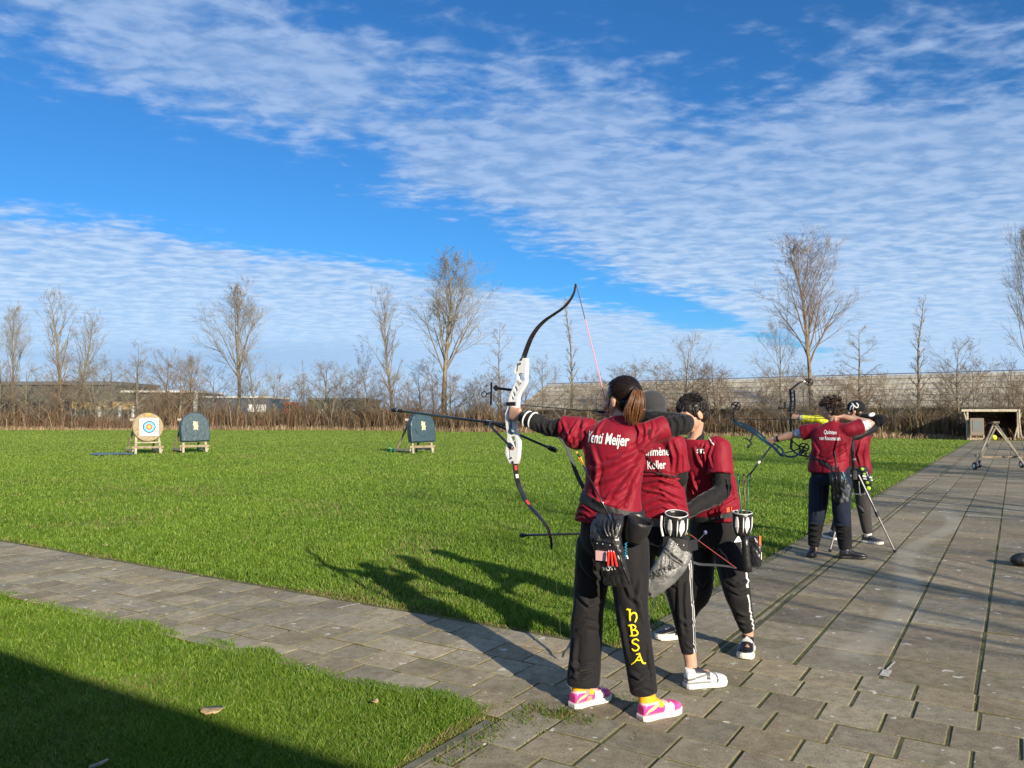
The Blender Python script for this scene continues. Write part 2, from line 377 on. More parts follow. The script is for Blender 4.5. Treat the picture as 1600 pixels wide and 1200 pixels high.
# ================================================================ GRASS
M['grass']=None
def grass_mat():
    m=bpy.data.materials.new('grass blade'); m.use_nodes=True; t=m.node_tree; t.nodes.clear(); k=NT(t)
    a=k.n('ShaderNodeAttribute',attribute_name='Col').outputs['Color']
    b=k.n('ShaderNodeBsdfPrincipled',inp={'Base Color':a,'Roughness':.5,'Specular IOR Level':.35})
    tr=k.n('ShaderNodeBsdfTranslucent',inp={'Color':k.mix(1.0,a,(1.1,1.25,.5),'MULTIPLY')})
    mx=k.n('ShaderNodeMixShader',inp={0:.32,1:b.outputs[0],2:tr.outputs[0]}); k.n('ShaderNodeOutputMaterial',inp={0:mx.outputs[0]})
    return m
M['grass']=grass_mat()
rng=np.random.default_rng(7)
def blades(name,X,Y,H,Wd,C,lean=1.0,parent=None,kind='stuff',label=None,cat=None):
    n=len(X); th=rng.uniform(0,2*np.pi,n); ld=rng.uniform(0,2*np.pi,n); L=rng.uniform(.1,lean,n)*H
    wx=np.cos(th)*Wd/2; wy=np.sin(th)*Wd/2; z0=np.full(n,-.02)
    lx=np.cos(ld)*L; ly=np.sin(ld)*L
    v=np.empty((n,5,3),np.float32)
    v[:,0]=np.stack([X-wx,Y-wy,z0],1); v[:,1]=np.stack([X+wx,Y+wy,z0],1)
    v[:,2]=np.stack([X-wx*.8+lx*.35,Y-wy*.8+ly*.35,z0+H*.6],1); v[:,3]=np.stack([X+wx*.8+lx*.35,Y+wy*.8+ly*.35,z0+H*.6],1)
    v[:,4]=np.stack([X+lx,Y+ly,z0+H*rng.uniform(.85,1,n)],1)
    me=bpy.data.meshes.new(name); me.vertices.add(n*5); me.vertices.foreach_set('co',v.ravel())
    b=np.arange(n)*5
    lo=np.stack([b,b+1,b+3,b+2,b+2,b+3,b+4],1).ravel()
    me.loops.add(n*7); me.loops.foreach_set('vertex_index',lo.astype(np.int32))
    me.polygons.add(n*2); ls=np.stack([np.arange(n)*7,np.arange(n)*7+4],1).ravel(); me.polygons.foreach_set('loop_start',ls.astype(np.int32))
    me.polygons.foreach_set('loop_total',np.tile([4,3],n).astype(np.int32)); me.update()
    cc=np.ones((n,5,4),np.float32); cc[:,:,:3]=C[:,None,:]; 
    at=me.color_attributes.new('Col','FLOAT_COLOR','POINT'); at.data.foreach_set('color',cc.ravel())
    o=link(name,me,M['grass']); tag(o,label,cat,None,kind); return o
def rays(n,x0,x1,y0,y1):
    px=rng.uniform(x0,x1,n); py=rng.uniform(y0,y1,n); a=(px-800)/F; b=(600-py)/F
    dy=-b*math.sin(PITCH)+math.cos(PITCH); dz=b*math.cos(PITCH)+math.sin(PITCH); t=-CH/dz
    return a*t,dy*t
def sow(n,x0,x1,y0,y1):
    X,Y=rays(n,x0,x1,y0,y1)
    nz=vnoise(np.stack([X*2.5,Y*2.5,X*0],1))*.08+vnoise(np.stack([X*11,Y*11,X*0+5],1))*.045-.06
    uu=X*U.x+Y*U.y; vv=X*V.x+Y*V.y
    upper=(vv<VE-.015+nz*1.4+.02)&(uu>U0-.285+.012-nz*1.3)
    lower=(vv<VE-.09+nz*2.2)&(uu<U0-6*T-.02+.11+nz*1.6)&(uu>-1)
    ok=(upper|lower)
    X,Y=X[ok],Y[ok]; D=np.hypot(X,Y)
    fe=np.interp(X,[-400,-20,-6,18,30,400],[88,84,76,58,50.5,-180]); ok=Y<fe; X,Y,D=X[ok],Y[ok],D[ok]
    n=len(X); uu=X*U.x+Y*U.y; vv=X*V.x+Y*V.y
    near=np.clip((D-3)/12,0,1)
    H=rng.uniform(.022,.056,n)*(1+.25*near); 
    cl=vnoise(np.stack([X*3.1,Y*3.1,X*0+2],1)); H*=.45+1.0*cl
    Wd=(.0022+.00055*D)*rng.uniform(.7,1.3,n)
    big=vnoise(np.stack([X*.45,Y*.45,X*0],1)); mid=vnoise(np.stack([X*1.7,Y*1.7,X*0+9],1)); r=rng.random(n)
    g0=np.array([.070,.150,.012]); g1=np.array([.150,.262,.020]); g2=np.array([.27,.37,.06]); dry=np.array([.33,.27,.12])
    f=np.clip(.55*big+.45*mid+rng.normal(0,.22,n),0,1)[:,None]
    C=g0*(1-f)+g1*f; 
    s=(r<.27)[:,None]; C=np.where(s,g2*rng.uniform(.7,1.1,n)[:,None],C)
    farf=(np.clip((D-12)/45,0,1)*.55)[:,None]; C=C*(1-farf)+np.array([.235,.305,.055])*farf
    # dry thatch along the paving edges
    ed=np.minimum(np.where(uu>4,np.minimum(VE-vv,99),99),np.where((uu>4)&(vv<VE),uu-(U0-.285),99)); ed2=np.where(uu<4,np.minimum(VE-vv,99),99)
    e=np.minimum(ed,ed2); dp=np.where(e<.07+.09*mid,.62,.015)
    pt=vnoise(np.stack([X*.9,Y*.9,X*0+21],1)); dp=np.maximum(dp,np.clip((pt-.66)*1.1,0,.22)); s=(rng.random(n)<dp); C=np.where(s[:,None],dry*rng.uniform(.5,1.1,n)[:,None],C); H=np.where(e<.10,H*.6,H)
    return X,Y,H,Wd,C.astype(np.float32)
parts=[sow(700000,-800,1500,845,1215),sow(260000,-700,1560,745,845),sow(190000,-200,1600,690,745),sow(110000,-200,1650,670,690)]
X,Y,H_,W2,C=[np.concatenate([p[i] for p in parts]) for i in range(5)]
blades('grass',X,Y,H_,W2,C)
# moss and weeds in the paving joints (stuff)
MX=[];MY=[];MH=[];MC=[];MW=[]
def tuft(u,v,n,r,h,dry=.15):
    for _ in range(n):
        uu=u+rs.gauss(0,r[0]); vv=v+rs.gauss(0,r[1]); p=UV(uu,vv); MX.append(p.x);MY.append(p.y);MH.append(rs.uniform(.5,1)*h+.012);MW.append(rs.uniform(.004,.008))
        MC.append((.22,.17,.07) if rs.random()<dry else (rs.uniform(.07,.16),rs.uniform(.13,.21),rs.uniform(.012,.03)))
for i in range(1200):
    k=rs.randint(-2,10); u=rs.uniform(1.0,U0); row=int((U0-u)//T); u=U0-(row+.5)*T; v=VE+(0 if (row+1)%2 else T/2)-.03+ (T+.01)*rs.randint(1,22)
    tuft(u,v,rs.randint(4,12),(.07,.004),rs.uniform(.006,.016),.3)
for c_,_ in cols[1:12]:
    for i in range(170): tuft(U0+rs.expovariate(.28),c_,rs.randint(3,9),(.08,.004),rs.uniform(.004,.012),.35)
for i in range(420):  tuft(U0+rs.expovariate(.16),-1.68+rs.choice((-.038,.038)),rs.randint(4,12),(.06,.010),rs.uniform(.004,.016),.4)
for i in range(90):  tuft(rs.uniform(2.6,3.6),VE+abs(rs.gauss(.06,.06)),rs.randint(6,16),(.03,.02),rs.uniform(.015,.04),.2)
for i in range(70):  tuft(rs.gauss(4.0,.05),rs.gauss(-1.95,.12),rs.randint(6,16),(.03,.02),rs.uniform(.01,.03),.2)
for i in range(60):  tuft(rs.gauss(3.62,.04),rs.gauss(-2.05,.12),rs.randint(6,16),(.03,.02),rs.uniform(.02,.045),.2)
for i in range(500): tuft(U0-.285+.03+rs.gauss(0,.012),VE-rs.expovariate(.12),rs.randint(3,8),(.015,.02),rs.uniform(.008,.02),.75)
tag(blades('moss',np.array(MX),np.array(MY),np.array(MH),np.array(MW),np.array(MC,np.float32),.9),kind='stuff')
# fallen leaf, chalk marks
def flake(name,px,py,w,h,c,label,cat,ang=0,z=.0,curl=.012):
    o=G(px,py,z); mb=MB(); n=9; rg=[]
    for i in range(n):
        t=i/(n-1)*2-1; ww=h/2*math.sqrt(max(1-t*t,.02))*(1+.15*math.sin(i*2.3)); x=Vector((math.cos(ang),math.sin(ang),0)); y=Vector((-x.y,x.x,0))
        rg.append([o+x*(t*w/2)+y*(a*ww)+Vector((0,0,z0_+curl*(t*t)+.35*curl*abs(a)+.002*math.sin(i*1.7))) for a,z0_ in ((-1,0),(-.3,.004),(.3,.004),(1,0),(.3,.0015),(-.3,.0015))])
    mb.rings(rg); return tag(mb.build(name,c,smooth=True),label,cat)
M['leaf']=mat('dry leaf',(.48,.36,.18),.7,col2=(.30,.19,.08),vs=30)
flake('fallen_leaf',331,1110,.115,.12,M['leaf'],'curled tan leaf lying on the grass at the shadow edge','leaf',.1,.045,.006)
flake('fallen_leaf',165,852,.075,.06,M['leaf'],'small pale leaf on the lawn beside the paved path','leaf',.5,.03)
flake('fallen_leaf',585,1098,.05,.04,M['leaf'],'tiny pale leaf in the sunlit lower lawn near its right corner','leaf',1.1,.03)
M['stick']=mat('grey stick',(.35,.30,.24),.8)
tag(MB().tube([G(140,1199,.025),G(155,1194,.035),G(168,1187,.03)],[.008,.009,.006],6).build('broken_stick',M['stick']),'short grey stick in the shaded grass at the lower left','stick')
M['chalk']=mat('chalk mark',(.55,.55,.5),.9,col2=(.3,.29,.25),vs=60)
def mark(pts,w,label,z=.0035):
    ps=[G(a,b,z) for a,b in pts]; mb=MB(); mb.ribbon(ps,w,Vector((0,0,1))); mb.v=[(x,y,z if zz<=z+.001 else z+.0006) for x,y,zz in mb.v]
    tag(mb.build('chalk_mark',M['chalk']),kind='structure')
mark([(528,950),(545,946),(562,943)],.02,'')
mark([(1381,1056),(1387,1047)],.05,''); mark([(1386,1046),(1398,1034)],.012,'')
mark([(1512,806),(1566,809)],.04,''); 
# flat blue groundsheet and black bag later (objects)
# ================================================================ BACKGROUND BUILDINGS
M['wood']=mat('weathered wood',(.34,.27,.18),.8,col2=(.20,.15,.10),vs=7,bump=.3,bs=50)
M['palewood']=mat('pale wood',(.44,.38,.28),.75,col2=(.29,.25,.18),vs=5,bump=.3,bs=40)
M['darkwood']=mat('dark timber boards',(.075,.035,.022),.85,col2=(.04,.02,.015),vs=4,bump=.3)
M['black']=mat('black rubber',(.012,.012,.013),.5)
M['gloss']=mat('black glossy',(.010,.010,.012),.22,coat=.4)
M['steel']=mat('brushed metal',(.45,.45,.46),.35,metal=.9)
M['whitep']=mat('white paint',(.78,.78,.76),.4)
def boards(name,c1,c2,ax,per,rough=.8):
    m=bpy.data.materials.new(name); m.use_nodes=True; t=m.node_tree; t.nodes.clear(); k=NT(t)
    v=k.n('ShaderNodeTexCoord').outputs['Object']; x=k.n('ShaderNodeVectorMath',operation='DOT_PRODUCT',inp={0:v,1:ax}).outputs['Value']
    w_=k.m('FRACT',k.m('DIVIDE',x,per)); e=k.rng(k.m('ABSOLUTE',k.m('SUBTRACT',w_,.5)),.40,.5)
    n=k.noise(v,.5,6,.7); n2=k.noise(v,4,4,.7)
    c=k.mix(k.rng(k.m('ADD',k.m('MULTIPLY',n,.6),k.m('MULTIPLY',n2,.4)),.38,.62),c1,c2); c=k.mix(k.m('MULTIPLY',e,.7),c,tuple(q*.35 for q in c1))
    b=k.n('ShaderNodeBsdfPrincipled',inp={'Base Color':c,'Roughness':rough}); k.n('ShaderNodeOutputMaterial',inp={0:b.outputs[0]})
    bn=k.n('ShaderNodeBump',inp={'Strength':.6,'Distance':.05,'Height':k.m('SUBTRACT',1.0,e)}); t.links.new(bn.outputs[0],b.inputs['Normal']); return m
# long low hall with a pale corrugated roof, right half of the background
A_=Vector((1.5,90,0)); B_=Vector((46,57,0)); dr=(B_-A_).normalized(); bk=Vector((-dr.y,dr.x,0)); 
if bk.y<0: bk=-bk
L_=(B_-A_).length
hall=thing('long_hall','long low hall with a pale corrugated roof behind the bare trees on the right','building',A_)
wall=MB(); wall.box(A_+dr*L_/2+bk*9+Vector((0,0,1.15)),dr*L_/2,bk*9,Vector((0,0,1.15))); wall.build('wall',boards('brown cladding',(.10,.075,.055),(.055,.045,.04),dr,.9),hall)
M['roofp']=boards('pale corrugated roof',(.54,.49,.375),(.30,.27,.22),dr,.42,.6)
rb=MB()
for i in range(6):   # overlapping sheet courses
    a=i-.3; b=i+.85; za=2.2+a*.52+.02; zb_=2.2+b*.52+.02
    p=[A_-dr*1+bk*a+Vector((0,0,za+.12)),A_+dr*(L_+1)+bk*a+Vector((0,0,za+.12)),A_+dr*(L_+1)+bk*b+Vector((0,0,zb_)),A_-dr*1+bk*b+Vector((0,0,zb_))]
    q=[x-Vector((0,0,.1)) for x in p]; rb.add(p+q,[(0,1,2,3),(7,6,5,4),(0,4,5,1),(2,6,7,3),(1,5,6,2),(0,3,7,4)])
rb.build('roof',M['roofp'],hall)
gt=MB()
for i in range(1,7):
    a=i-.12; z=2.2+a*.52+.12; gt.bar(A_-dr+bk*a+Vector((0,0,z)),A_+dr*(L_+1)+bk*a+Vector((0,0,z)),.06,.08)
gt.build('roof_batten',mat('dark batten',(.10,.10,.11),.7),hall)
gt=MB(); gt.bar(A_-dr-bk*.5+Vector((0,0,2.3)),A_+dr*(L_+1)-bk*.5+Vector((0,0,2.3)),.16,.14); gt.build('gutter',M['palewood'],hall)
bd=MB()
for i in range(14):
    c=A_+dr*(3+i*5.4)-bk*.06; bd.box(c+Vector((0,0,1.2)),dr*.45,bk*.05,Vector((0,0,.4)))
# dark house at the left edge
def house(name,label,x0,x1,Y,ytop,c1,c2,roofc,dep=10,zw=None,rf=.5):
    a=P(x0,649,Y);b=P(x1,649,Y);a.z=b.z=0; h=P((x0+x1)/2,ytop,Y).z; t=thing(name,label,'building',a)
    m_=(a+b)/2; hx=(b-a)/2
    MB().box(m_+Vector((0,dep/2,(h-rf)/2)),hx,Vector((0,dep/2,0)),Vector((0,0,(h-rf)/2))).build('wall',boards(name+' cladding',c1,c2,Vector((1,0,0)),.6),t)
    MB().box(m_+Vector((0,dep/2,h-rf/2+.003)),hx*1.02,Vector((0,dep/2+.3,0)),Vector((0,0,rf/2))).build('roof',roofc,t)
    return t,a,b,h
M['rdark']=mat('dark roof edge',(.10,.105,.12),.6); M['rwhite']=mat('white roof edge',(.62,.62,.60),.5)
t,a,b,h=house('dark_shed_building','long dark clad building at the left edge behind brown scrub','building' and -230,176,112,596,(.045,.052,.055),(.075,.075,.065),M['rdark'],14)
w_=MB()
for i in range(9): w_.box(Vector((a.x+3+i*3.9,a.y-.04,3.1)),(.8,0,0),(0,.05,0),(0,0,.5))
[w_] and [MB().box(Vector((a.x+3+i*3.9,a.y-.04,3.1)),(.8,0,0),(0,.05,0),(0,0,.5)).build('window',M['gloss'],t) for i in range(9)]
t,a,b,h=house('flat_roofed_building','low building with a thin white roof edge behind the two left target butts',190,306,104,610,(.075,.065,.05),(.05,.045,.035),M['rwhite'],10,rf=.28)
MB().box(Vector((b.x,b.y-.12,h/2+.4)),(.25,0,0),(0,.12,0),(0,0,h/2-.55)).build('pillar',M['rwhite'],t)
t,a,b,h=house('blue_building','low blue walled building with a pale roof behind the tallest left tree',318,420,106,619,(.035,.075,.13),(.03,.06,.10),M['rwhite'],10,rf=.25)
w_=MB(); w_.box(Vector((a.x+7.2,a.y-.05,2.5)),(1.2,0,0),(0,.06,0),(0,0,.5)); w_.build('white_panel',M['whitep'],t)
t,a,b,h=house('green_building','low dull green building glimpsed between the thin trees left of centre',480,575,104,622,(.07,.11,.08),(.05,.08,.06),M['rdark'],10,rf=.3)
w_=MB()
for i in range(3): w_.box(Vector((a.x+1.6+i*2.4,a.y-.05,1.9)),(.7,0,0),(0,.05,0),(0,0,.45))
[MB().box(Vector((a.x+1.6+i*2.4,a.y-.05,1.9)),(.7,0,0),(0,.05,0),(0,0,.45)).build('window',M['whitep'],t) for i in range(3)]
# canopy with pale boards and posts on the left
t=thing('garden_canopy','pale yellow timber canopy on white posts left of the round target butt','canopy',P(150,660,92))
cb=MB(); a=P(112,633,92); b=P(212,633,92); cb.box((a+b)/2+Vector((0,.6,-.05)),(b-a)/2,(0,.6,0),(0,0,.45)); cb.build('fascia',mat('yellow boards',(.60,.46,.22),.7,col2=(.40,.28,.12),vs=3),t)
for x in (121,156,188,209): 
    q=P(x,649,92); MB().tube([Vector((q.x,q.y-.1,0)),Vector((q.x,q.y-.1,2.6))],.22,8).build('post',M['rwhite'],t)
q=P(125,628,92); MB().ell(q+Vector((0,0,.7)),((.3,0,0),(0,.3,0),(0,0,.35))).build('lamp',M['rwhite'],t)
# red excavator-like shed item seen through the thicket
t=thing('red_machine','bright red machine half hidden in the brown scrub left of centre','machine',P(460,660,90))
mb=MB(); q=P(460,640,92); mb.box(q+Vector((-.35,0,.1)),(.75,0,0),(0,.8,0),(0,0,.75)); mb.box(q+Vector((.55,0,-.1)),(.55,0,0),(0,.7,0),(0,0,.45)); mb.build('body',mat('red paint',(.60,.07,.04),.6,col2=(.35,.04,.02),vs=2),t,bevel=.08)
MB().box(q+Vector((-.5,-.82,.35)),(.4,0,0),(0,.02,0),(0,0,.25)).build('window',M['gloss'],t)
for i in (-.7,.1,.8): MB().tube([q+Vector((i,-.85,-1.05)),q+Vector((i,-.6,-1.05))],.33,14).build('wheel',M['black'],t)
# clubhouse behind the camera: its eave throws the shadow across the lower lawn
club=thing('clubhouse','wooden clubhouse behind the viewer whose shadow covers the lower left lawn','building',UV(-2,-6))
s_u=2.62; hh=3.0; back=hh/math.tan(SEL); e=UV(s_u,0)-SHD*back; eu=e.dot(U)
ev=e.dot(V)  # eave line at u=eu
MB().box(UV(eu-3.5,-11,1.35),V*17.4,U*3.2,Vector((0,0,1.35))).build('wall',M['darkwood'],club)
MB().box(UV(eu-3.8,-11,hh-.1),V*18.0,U*3.8,Vector((0,0,.1))).build('roof',mat('bitumen roof',(.06,.06,.06),.9),club)
for i in range(5): MB().box(UV(eu-.28,-24+i*4.6,1.6),V*.7,U*.03,Vector((0,0,.5))).build('window',M['gloss'],club)
# ================================================================ TREES
def bark(name,c,c2): return mat(name,c,.85,col2=c2,vs=5)
M['bark']=bark('grey bark',(.24,.20,.14),(.12,.10,.075)); M['barkg']=bark('olive bark',(.21,.195,.10),(.11,.10,.065)); M['barkd']=bark('dark bark',(.13,.105,.075),(.07,.055,.045))
M['twig']=mat('twigs',(.20,.17,.125),.85); M['twigr']=mat('brownish twigs',(.20,.14,.09),.85); M['twigd']=mat('dark twigs',(.10,.08,.06),.85); M['twigg']=mat('grey twigs',(.19,.165,.135),.85)
def make_tree(seed,kind,h=14.0):
    """returns trunk mesh, crown mesh"""
    r=random.Random(seed); tr=MB(); cr=MB(); cnt=[0]
    K={'vase':dict(cl=.30,n=20,ang=(15,27),len=.52,up=.6,lv=4,sub=7,k=.60),
       'pop':dict(cl=.24,n=26,ang=(20,32),len=.30,up=.6,lv=4,sub=5,k=.5),
       'round':dict(cl=.20,n=14,ang=(35,62),len=.46,up=.18,lv=4,sub=6,k=.58),
       'slim':dict(cl=.20,n=26,ang=(24,46),len=.15,up=.4,lv=3,sub=6,k=.5),
       'droop':dict(cl=.15,n=22,ang=(50,80),len=.27,up=.05,lv=4,sub=5,k=.55),
       'shrub':dict(cl=.05,n=16,ang=(18,50),len=.60,up=.25,lv=4,sub=5,k=.55)}[kind]
    def grow(mb,p,d,L,rad,lv):
        n=5 if lv==1 else (4 if lv==2 else 2); pts=[p.copy()]; q=p.copy(); dd=d.copy()
        for i in range(n):
            dd=(dd+Vector((r.gauss(0,.075),r.gauss(0,.075),r.gauss(0,.05)+K['up']*.13))).normalized(); q=q+dd*(L/n); pts.append(q.copy())
        mr=[rad*(1-.80*i/n) for i in range(n+1)]
        sides=5 if lv==1 else 3
        (tr if lv==0 else cr).tube(pts,mr,sides,caps=False)
        if lv>=K['lv']: return
        m=K['sub'] if lv<3 else 3
        for i in range(m+ (2 if lv==1 else 0)):
            t=r.uniform(.18,1.0) if lv>0 else 0; f=t*n; j=min(int(f),n-1); b=pts[j].lerp(pts[j+1],f-j)
            ax=(pts[j+1]-pts[j]).normalized(); a=R(r.uniform(22,48)); x,y,_=frame(ax); ph=r.uniform(0,6.283)
            nd=ax*math.cos(a)+(x*math.cos(ph)+y*math.sin(ph))*math.sin(a)
            grow(mb,b,nd.normalized(),L*K['k']*r.uniform(.6,1.05)*(1.15-.5*t),max(rad*(1-.8*t)*.55,.018 if kind=='shrub' else .0085),lv+1)
    # trunk
    n=10; pts=[]; q=Vector((0,0,-.05)); dd=Vector((0,0,1)); top=.97 if kind!='round' else .75
    for i in range(n+1):
        pts.append(q.copy()); dd=(dd+Vector((r.gauss(0,.035),r.gauss(0,.035),.08))).normalized(); q=q+dd*(h*top/n)
    R0=h*.0135 if kind not in('slim','shrub') else h*.010
    rr=[R0*(1.25 if i==0 else 1)*(1-.93*(i/n)**1.05)+.01 for i in range(n+1)]
    tr.tube(pts,rr,8,caps=False)
    for i in range(K['n']):
        t=K['cl']+(1-K['cl'])*((i+r.uniform(0,.8))/K['n']); f=min(t,.995)*n; j=min(int(f),n-1); b=pts[j].lerp(pts[j+1],f-j)
        a=R(r.uniform(*K['ang']))*(1.1-.35*t); ph=i*2.4+r.uniform(-.5,.5)
        d=Vector((math.cos(ph)*math.sin(a),math.sin(ph)*math.sin(a),math.cos(a)))
        if kind=='vase': prof=(1-t)**.55*1.0+.12
        elif kind=='pop': prof=math.sin(math.pi*min(1,max(0,(t-.1)/.95)))**.7*.9+.15
        elif kind=='slim': prof=.9-.4*t
        elif kind=='shrub': prof=1.0-.5*t
        else: prof=(1-t)**.5*.9+.2
        grow(cr,b,d,h*K['len']*prof*r.uniform(.75,1.1),max(rr[j]*.5,.02),1)
    return tr.mesh('trunk'),cr.mesh('crown')
protos={}
def tree(key,px,ytop,Y,label,m1='bark',m2='twig',group=None,lean=0,name='bare_tree',cat='tree',wide=1.0,rot=None,ybase=None):
    """key=(kind,seed)"""
    if key not in protos:
        a,b=make_tree(key[1],key[0],14.0); protos[key]=(a,b)
    a,b=protos[key]
    base=P(px,649,Y); base.z=0; top=P(px,ytop,Y).z
    s=top/max(max(v_.co.z for v_ in b.vertices),max(v_.co.z for v_ in a.vertices)); wide=wide*(1.35 if key[0] in('vase','pop') else 1.25)
    a2=a.copy() if (a.materials and a.materials[0]!=M[m1]) else a; b2=b.copy() if (b.materials and b.materials[0]!=M[m2]) else b
    t=thing(name,label,cat,(0,0,0),group); link('trunk',a2,M[m1],t,smooth=True); link('crown',b2,M[m2],t)
    t.location=base; t.scale=(s*wide,s*wide,s); t.rotation_euler=(0,R(lean),rot if rot is not None else (px*1.7)%6.28)
    if lean: t.rotation_mode='ZYX'; t.rotation_euler=(0,R(lean),0)
    return t
def fy(px,off=0):   # depth of the far edge along this pixel column
    for y in np.arange(44,100,.5):
        x=(px-800)/F*y
        if y>=far_edge(x): return y+off
    return 90
TR=[(('vase',1),18,466,'slender bare tree nearest the left edge of the photo',6,'bark','twig',.55),
 (('pop',2),92,448,'left trunk of the twin tall bare trees above the dark building',6,'bark','twig',.75),
 (('pop',3),118,478,'right trunk of the twin bare trees, leaning to the right, above the dark building',7,'barkg','twig',.9),
 (('vase',4),372,428,'tall bare poplar standing alone to the right of the covered left butt',5,'barkg','twig',.85),
 (('round',5),402,540,'crooked low tree just right of the tall lone poplar',3,'barkd','twigd',.8),
 (('droop',6),212,528,'bare tree with a flat broken top above the round target',5,'bark','twigg',.75),
 (('round',7),172,548,'low grey tree left of the flat topped tree behind the round target',7,'bark','twigg',1.0),
 (('round',8),255,540,'spreading bare tree between the two left butts',5,'bark','twigg',.8),
 (('vase',9),296,546,'loose bare tree behind the covered left butt',6,'bark','twig',.8),
 (('round',10),330,566,'small dark bare tree before the blue building',5,'barkd','twigd',.8),
 (('slim',11),437,566,'leftmost of the three distant spindly poplars left of centre',40,'twigg','twigg',.6),
 (('slim',12),474,560,'middle one of the three distant spindly poplars left of centre',40,'twigg','twigg',.6),
 (('slim',13),500,566,'rightmost of the three distant spindly poplars left of centre',40,'twigg','twigg',.6),
 (('round',14),532,580,'pollarded tree with a knobbly forked head left of centre',4,'barkd','twigd',.55),
 (('shrub',15),575,536,'dark many stemmed tree left of the tall central pair',4,'barkd','twigd',.62),
 (('pop',16),614,440,'narrow tall tree at the left of the central pair',6,'bark','twig',.75),
 (('vase',17),695,388,'tallest wide crowned tree of the row, left of the drawn bow',4,'barkg','twig',1.0),
 (('droop',18),784,502,'thin airy tree just left of the white bow riser',6,'bark','twigg',.62),
 (('round',19),655,565,'small dim tree under the left limbs of the tallest tree',9,'bark','twigg',.8),
 (('round',20),742,590,'low dark bush like tree below the sight of the white bow',2,'barkd','twigd',1.0),
 (('round',21),848,548,'bare tree directly right of the white bow riser',5,'bark','twigg',.7),
 (('slim',22),893,462,'tall thin tree seen through the gap of the bow and string',5,'bark','twig',.85),
 (('slim',23),870,570,'faint spindly tree beyond the hall roof near the bowstring',40,'twigg','twigg',.5),
 (('slim',24),990,552,'pale spindly tree above the hall roof right of the bowstring',45,'twigg','twigg',.5),
 (('round',25),965,585,'low round tree over the hall roof behind the ponytail archer',12,'bark','twigg',.8),
 (('round',26),1072,512,'broad bare tree above the archer with lowered head',4,'bark','twig',.75),
 (('round',27),1117,556,'smaller round tree right of the broad tree over the hall roof',4,'barkd','twigd',.7),
 (('vase',28),1268,350,'tallest forked tree above the archer in dark blue trousers',5,'bark','twigr',.80),
 (('round',29),1222,485,'crooked bare tree left of the tallest right hand tree',4,'barkd','twigg',.55),
 (('droop',30),1345,506,'broad bare tree with level branches above the black cap',5,'bark','twig',.95),
 (('slim',31),1435,463,'thin upright tree right of the black cap',6,'bark','twigr',.9),
 (('round',32),1500,518,'dense round headed tree left of the open shelter',5,'barkd','twigd',.82),
 (('shrub',33),1392,575,'yellowish many stemmed tree behind the black cap',3,'barkg','twigr',.8),
 (('vase',34),1612,318,'tall bare tree cut off by the right edge of the photo',4,'bark','twigg',.42),
 (('round',35),1588,545,'low bare tree above the shelter at the right edge',8,'barkd','twigd',.6),
 (('droop',36),1563,600,'thin dark sapling behind the roof of the open shelter',8,'barkd','twigd',.5)]
for key,px,yt,lab,off,m1,m2,wd in TR:
    tree(key,px,yt,fy(px,off),lab,m1,m2,wide=wd,lean=(5 if 'leaning' in lab else 0))
# rows of low scrub trees filling the edge of the field (each its own thing)
SH=['bushy brown shrub','reddish brown shrub','greyish shrub','olive brown shrub']
shr=random.Random(5); px=-60
shp=[('shrub',50),('shrub',51),('shrub',52),('round',53),('shrub',54)]
near=[(227,'the round target'),(301,'the covered left butt'),(460,'the red machine'),(655,'the covered middle butt'),(765,'the bow sight'),(960,'the ponytail archer'),(1090,'the lowered head archer'),(1180,'the blue compound bow'),(1290,'the archer in dark blue trousers'),(1345,'the black cap'),(1440,'the thin upright tree'),(1510,'the open shelter'),(40,'the slender left edge tree'),(110,'the twin trees'),(150,'the pale canopy'),(372,'the tall lone poplar'),(540,'the pollarded tree'),(614,'the narrow central tree'),(848,'the bare tree beside the riser')]
used={}
while px<1640:
    k=shr.choice(shp); low=shr.uniform(550,606)
    if 330<px<480: low+=14
    if px>830: low=min(low+6,640)
    nb=min(near,key=lambda q:abs(q[0]-px)); ci=shr.randrange(4); m2=['twig','twigr','twigg','twigr'][ci]
    rel='left of' if px<nb[0]-14 else ('right of' if px>nb[0]+14 else 'behind')
    lb='%s in the far scrub %s %s'%(SH[ci],rel,nb[1])
    used[lb]=used.get(lb,0)+1
    if used[lb]>1: lb=lb.replace('in the far scrub',['','in the far scrub','farther out in the scrub','farthest out in the scrub','at the very edge of the scrub','deep in the scrub','tucked into the scrub'][min(used[lb],6)])
    tree(k,px,low,fy(px,shr.uniform(1,5)),lb,'bark' if shr.random()<.6 else 'barkg',m2,name='bare_shrub',cat='shrub',wide=shr.uniform(.9,1.5),group='shrubs along the far edge of the field'); px+=shr.uniform(13,22)
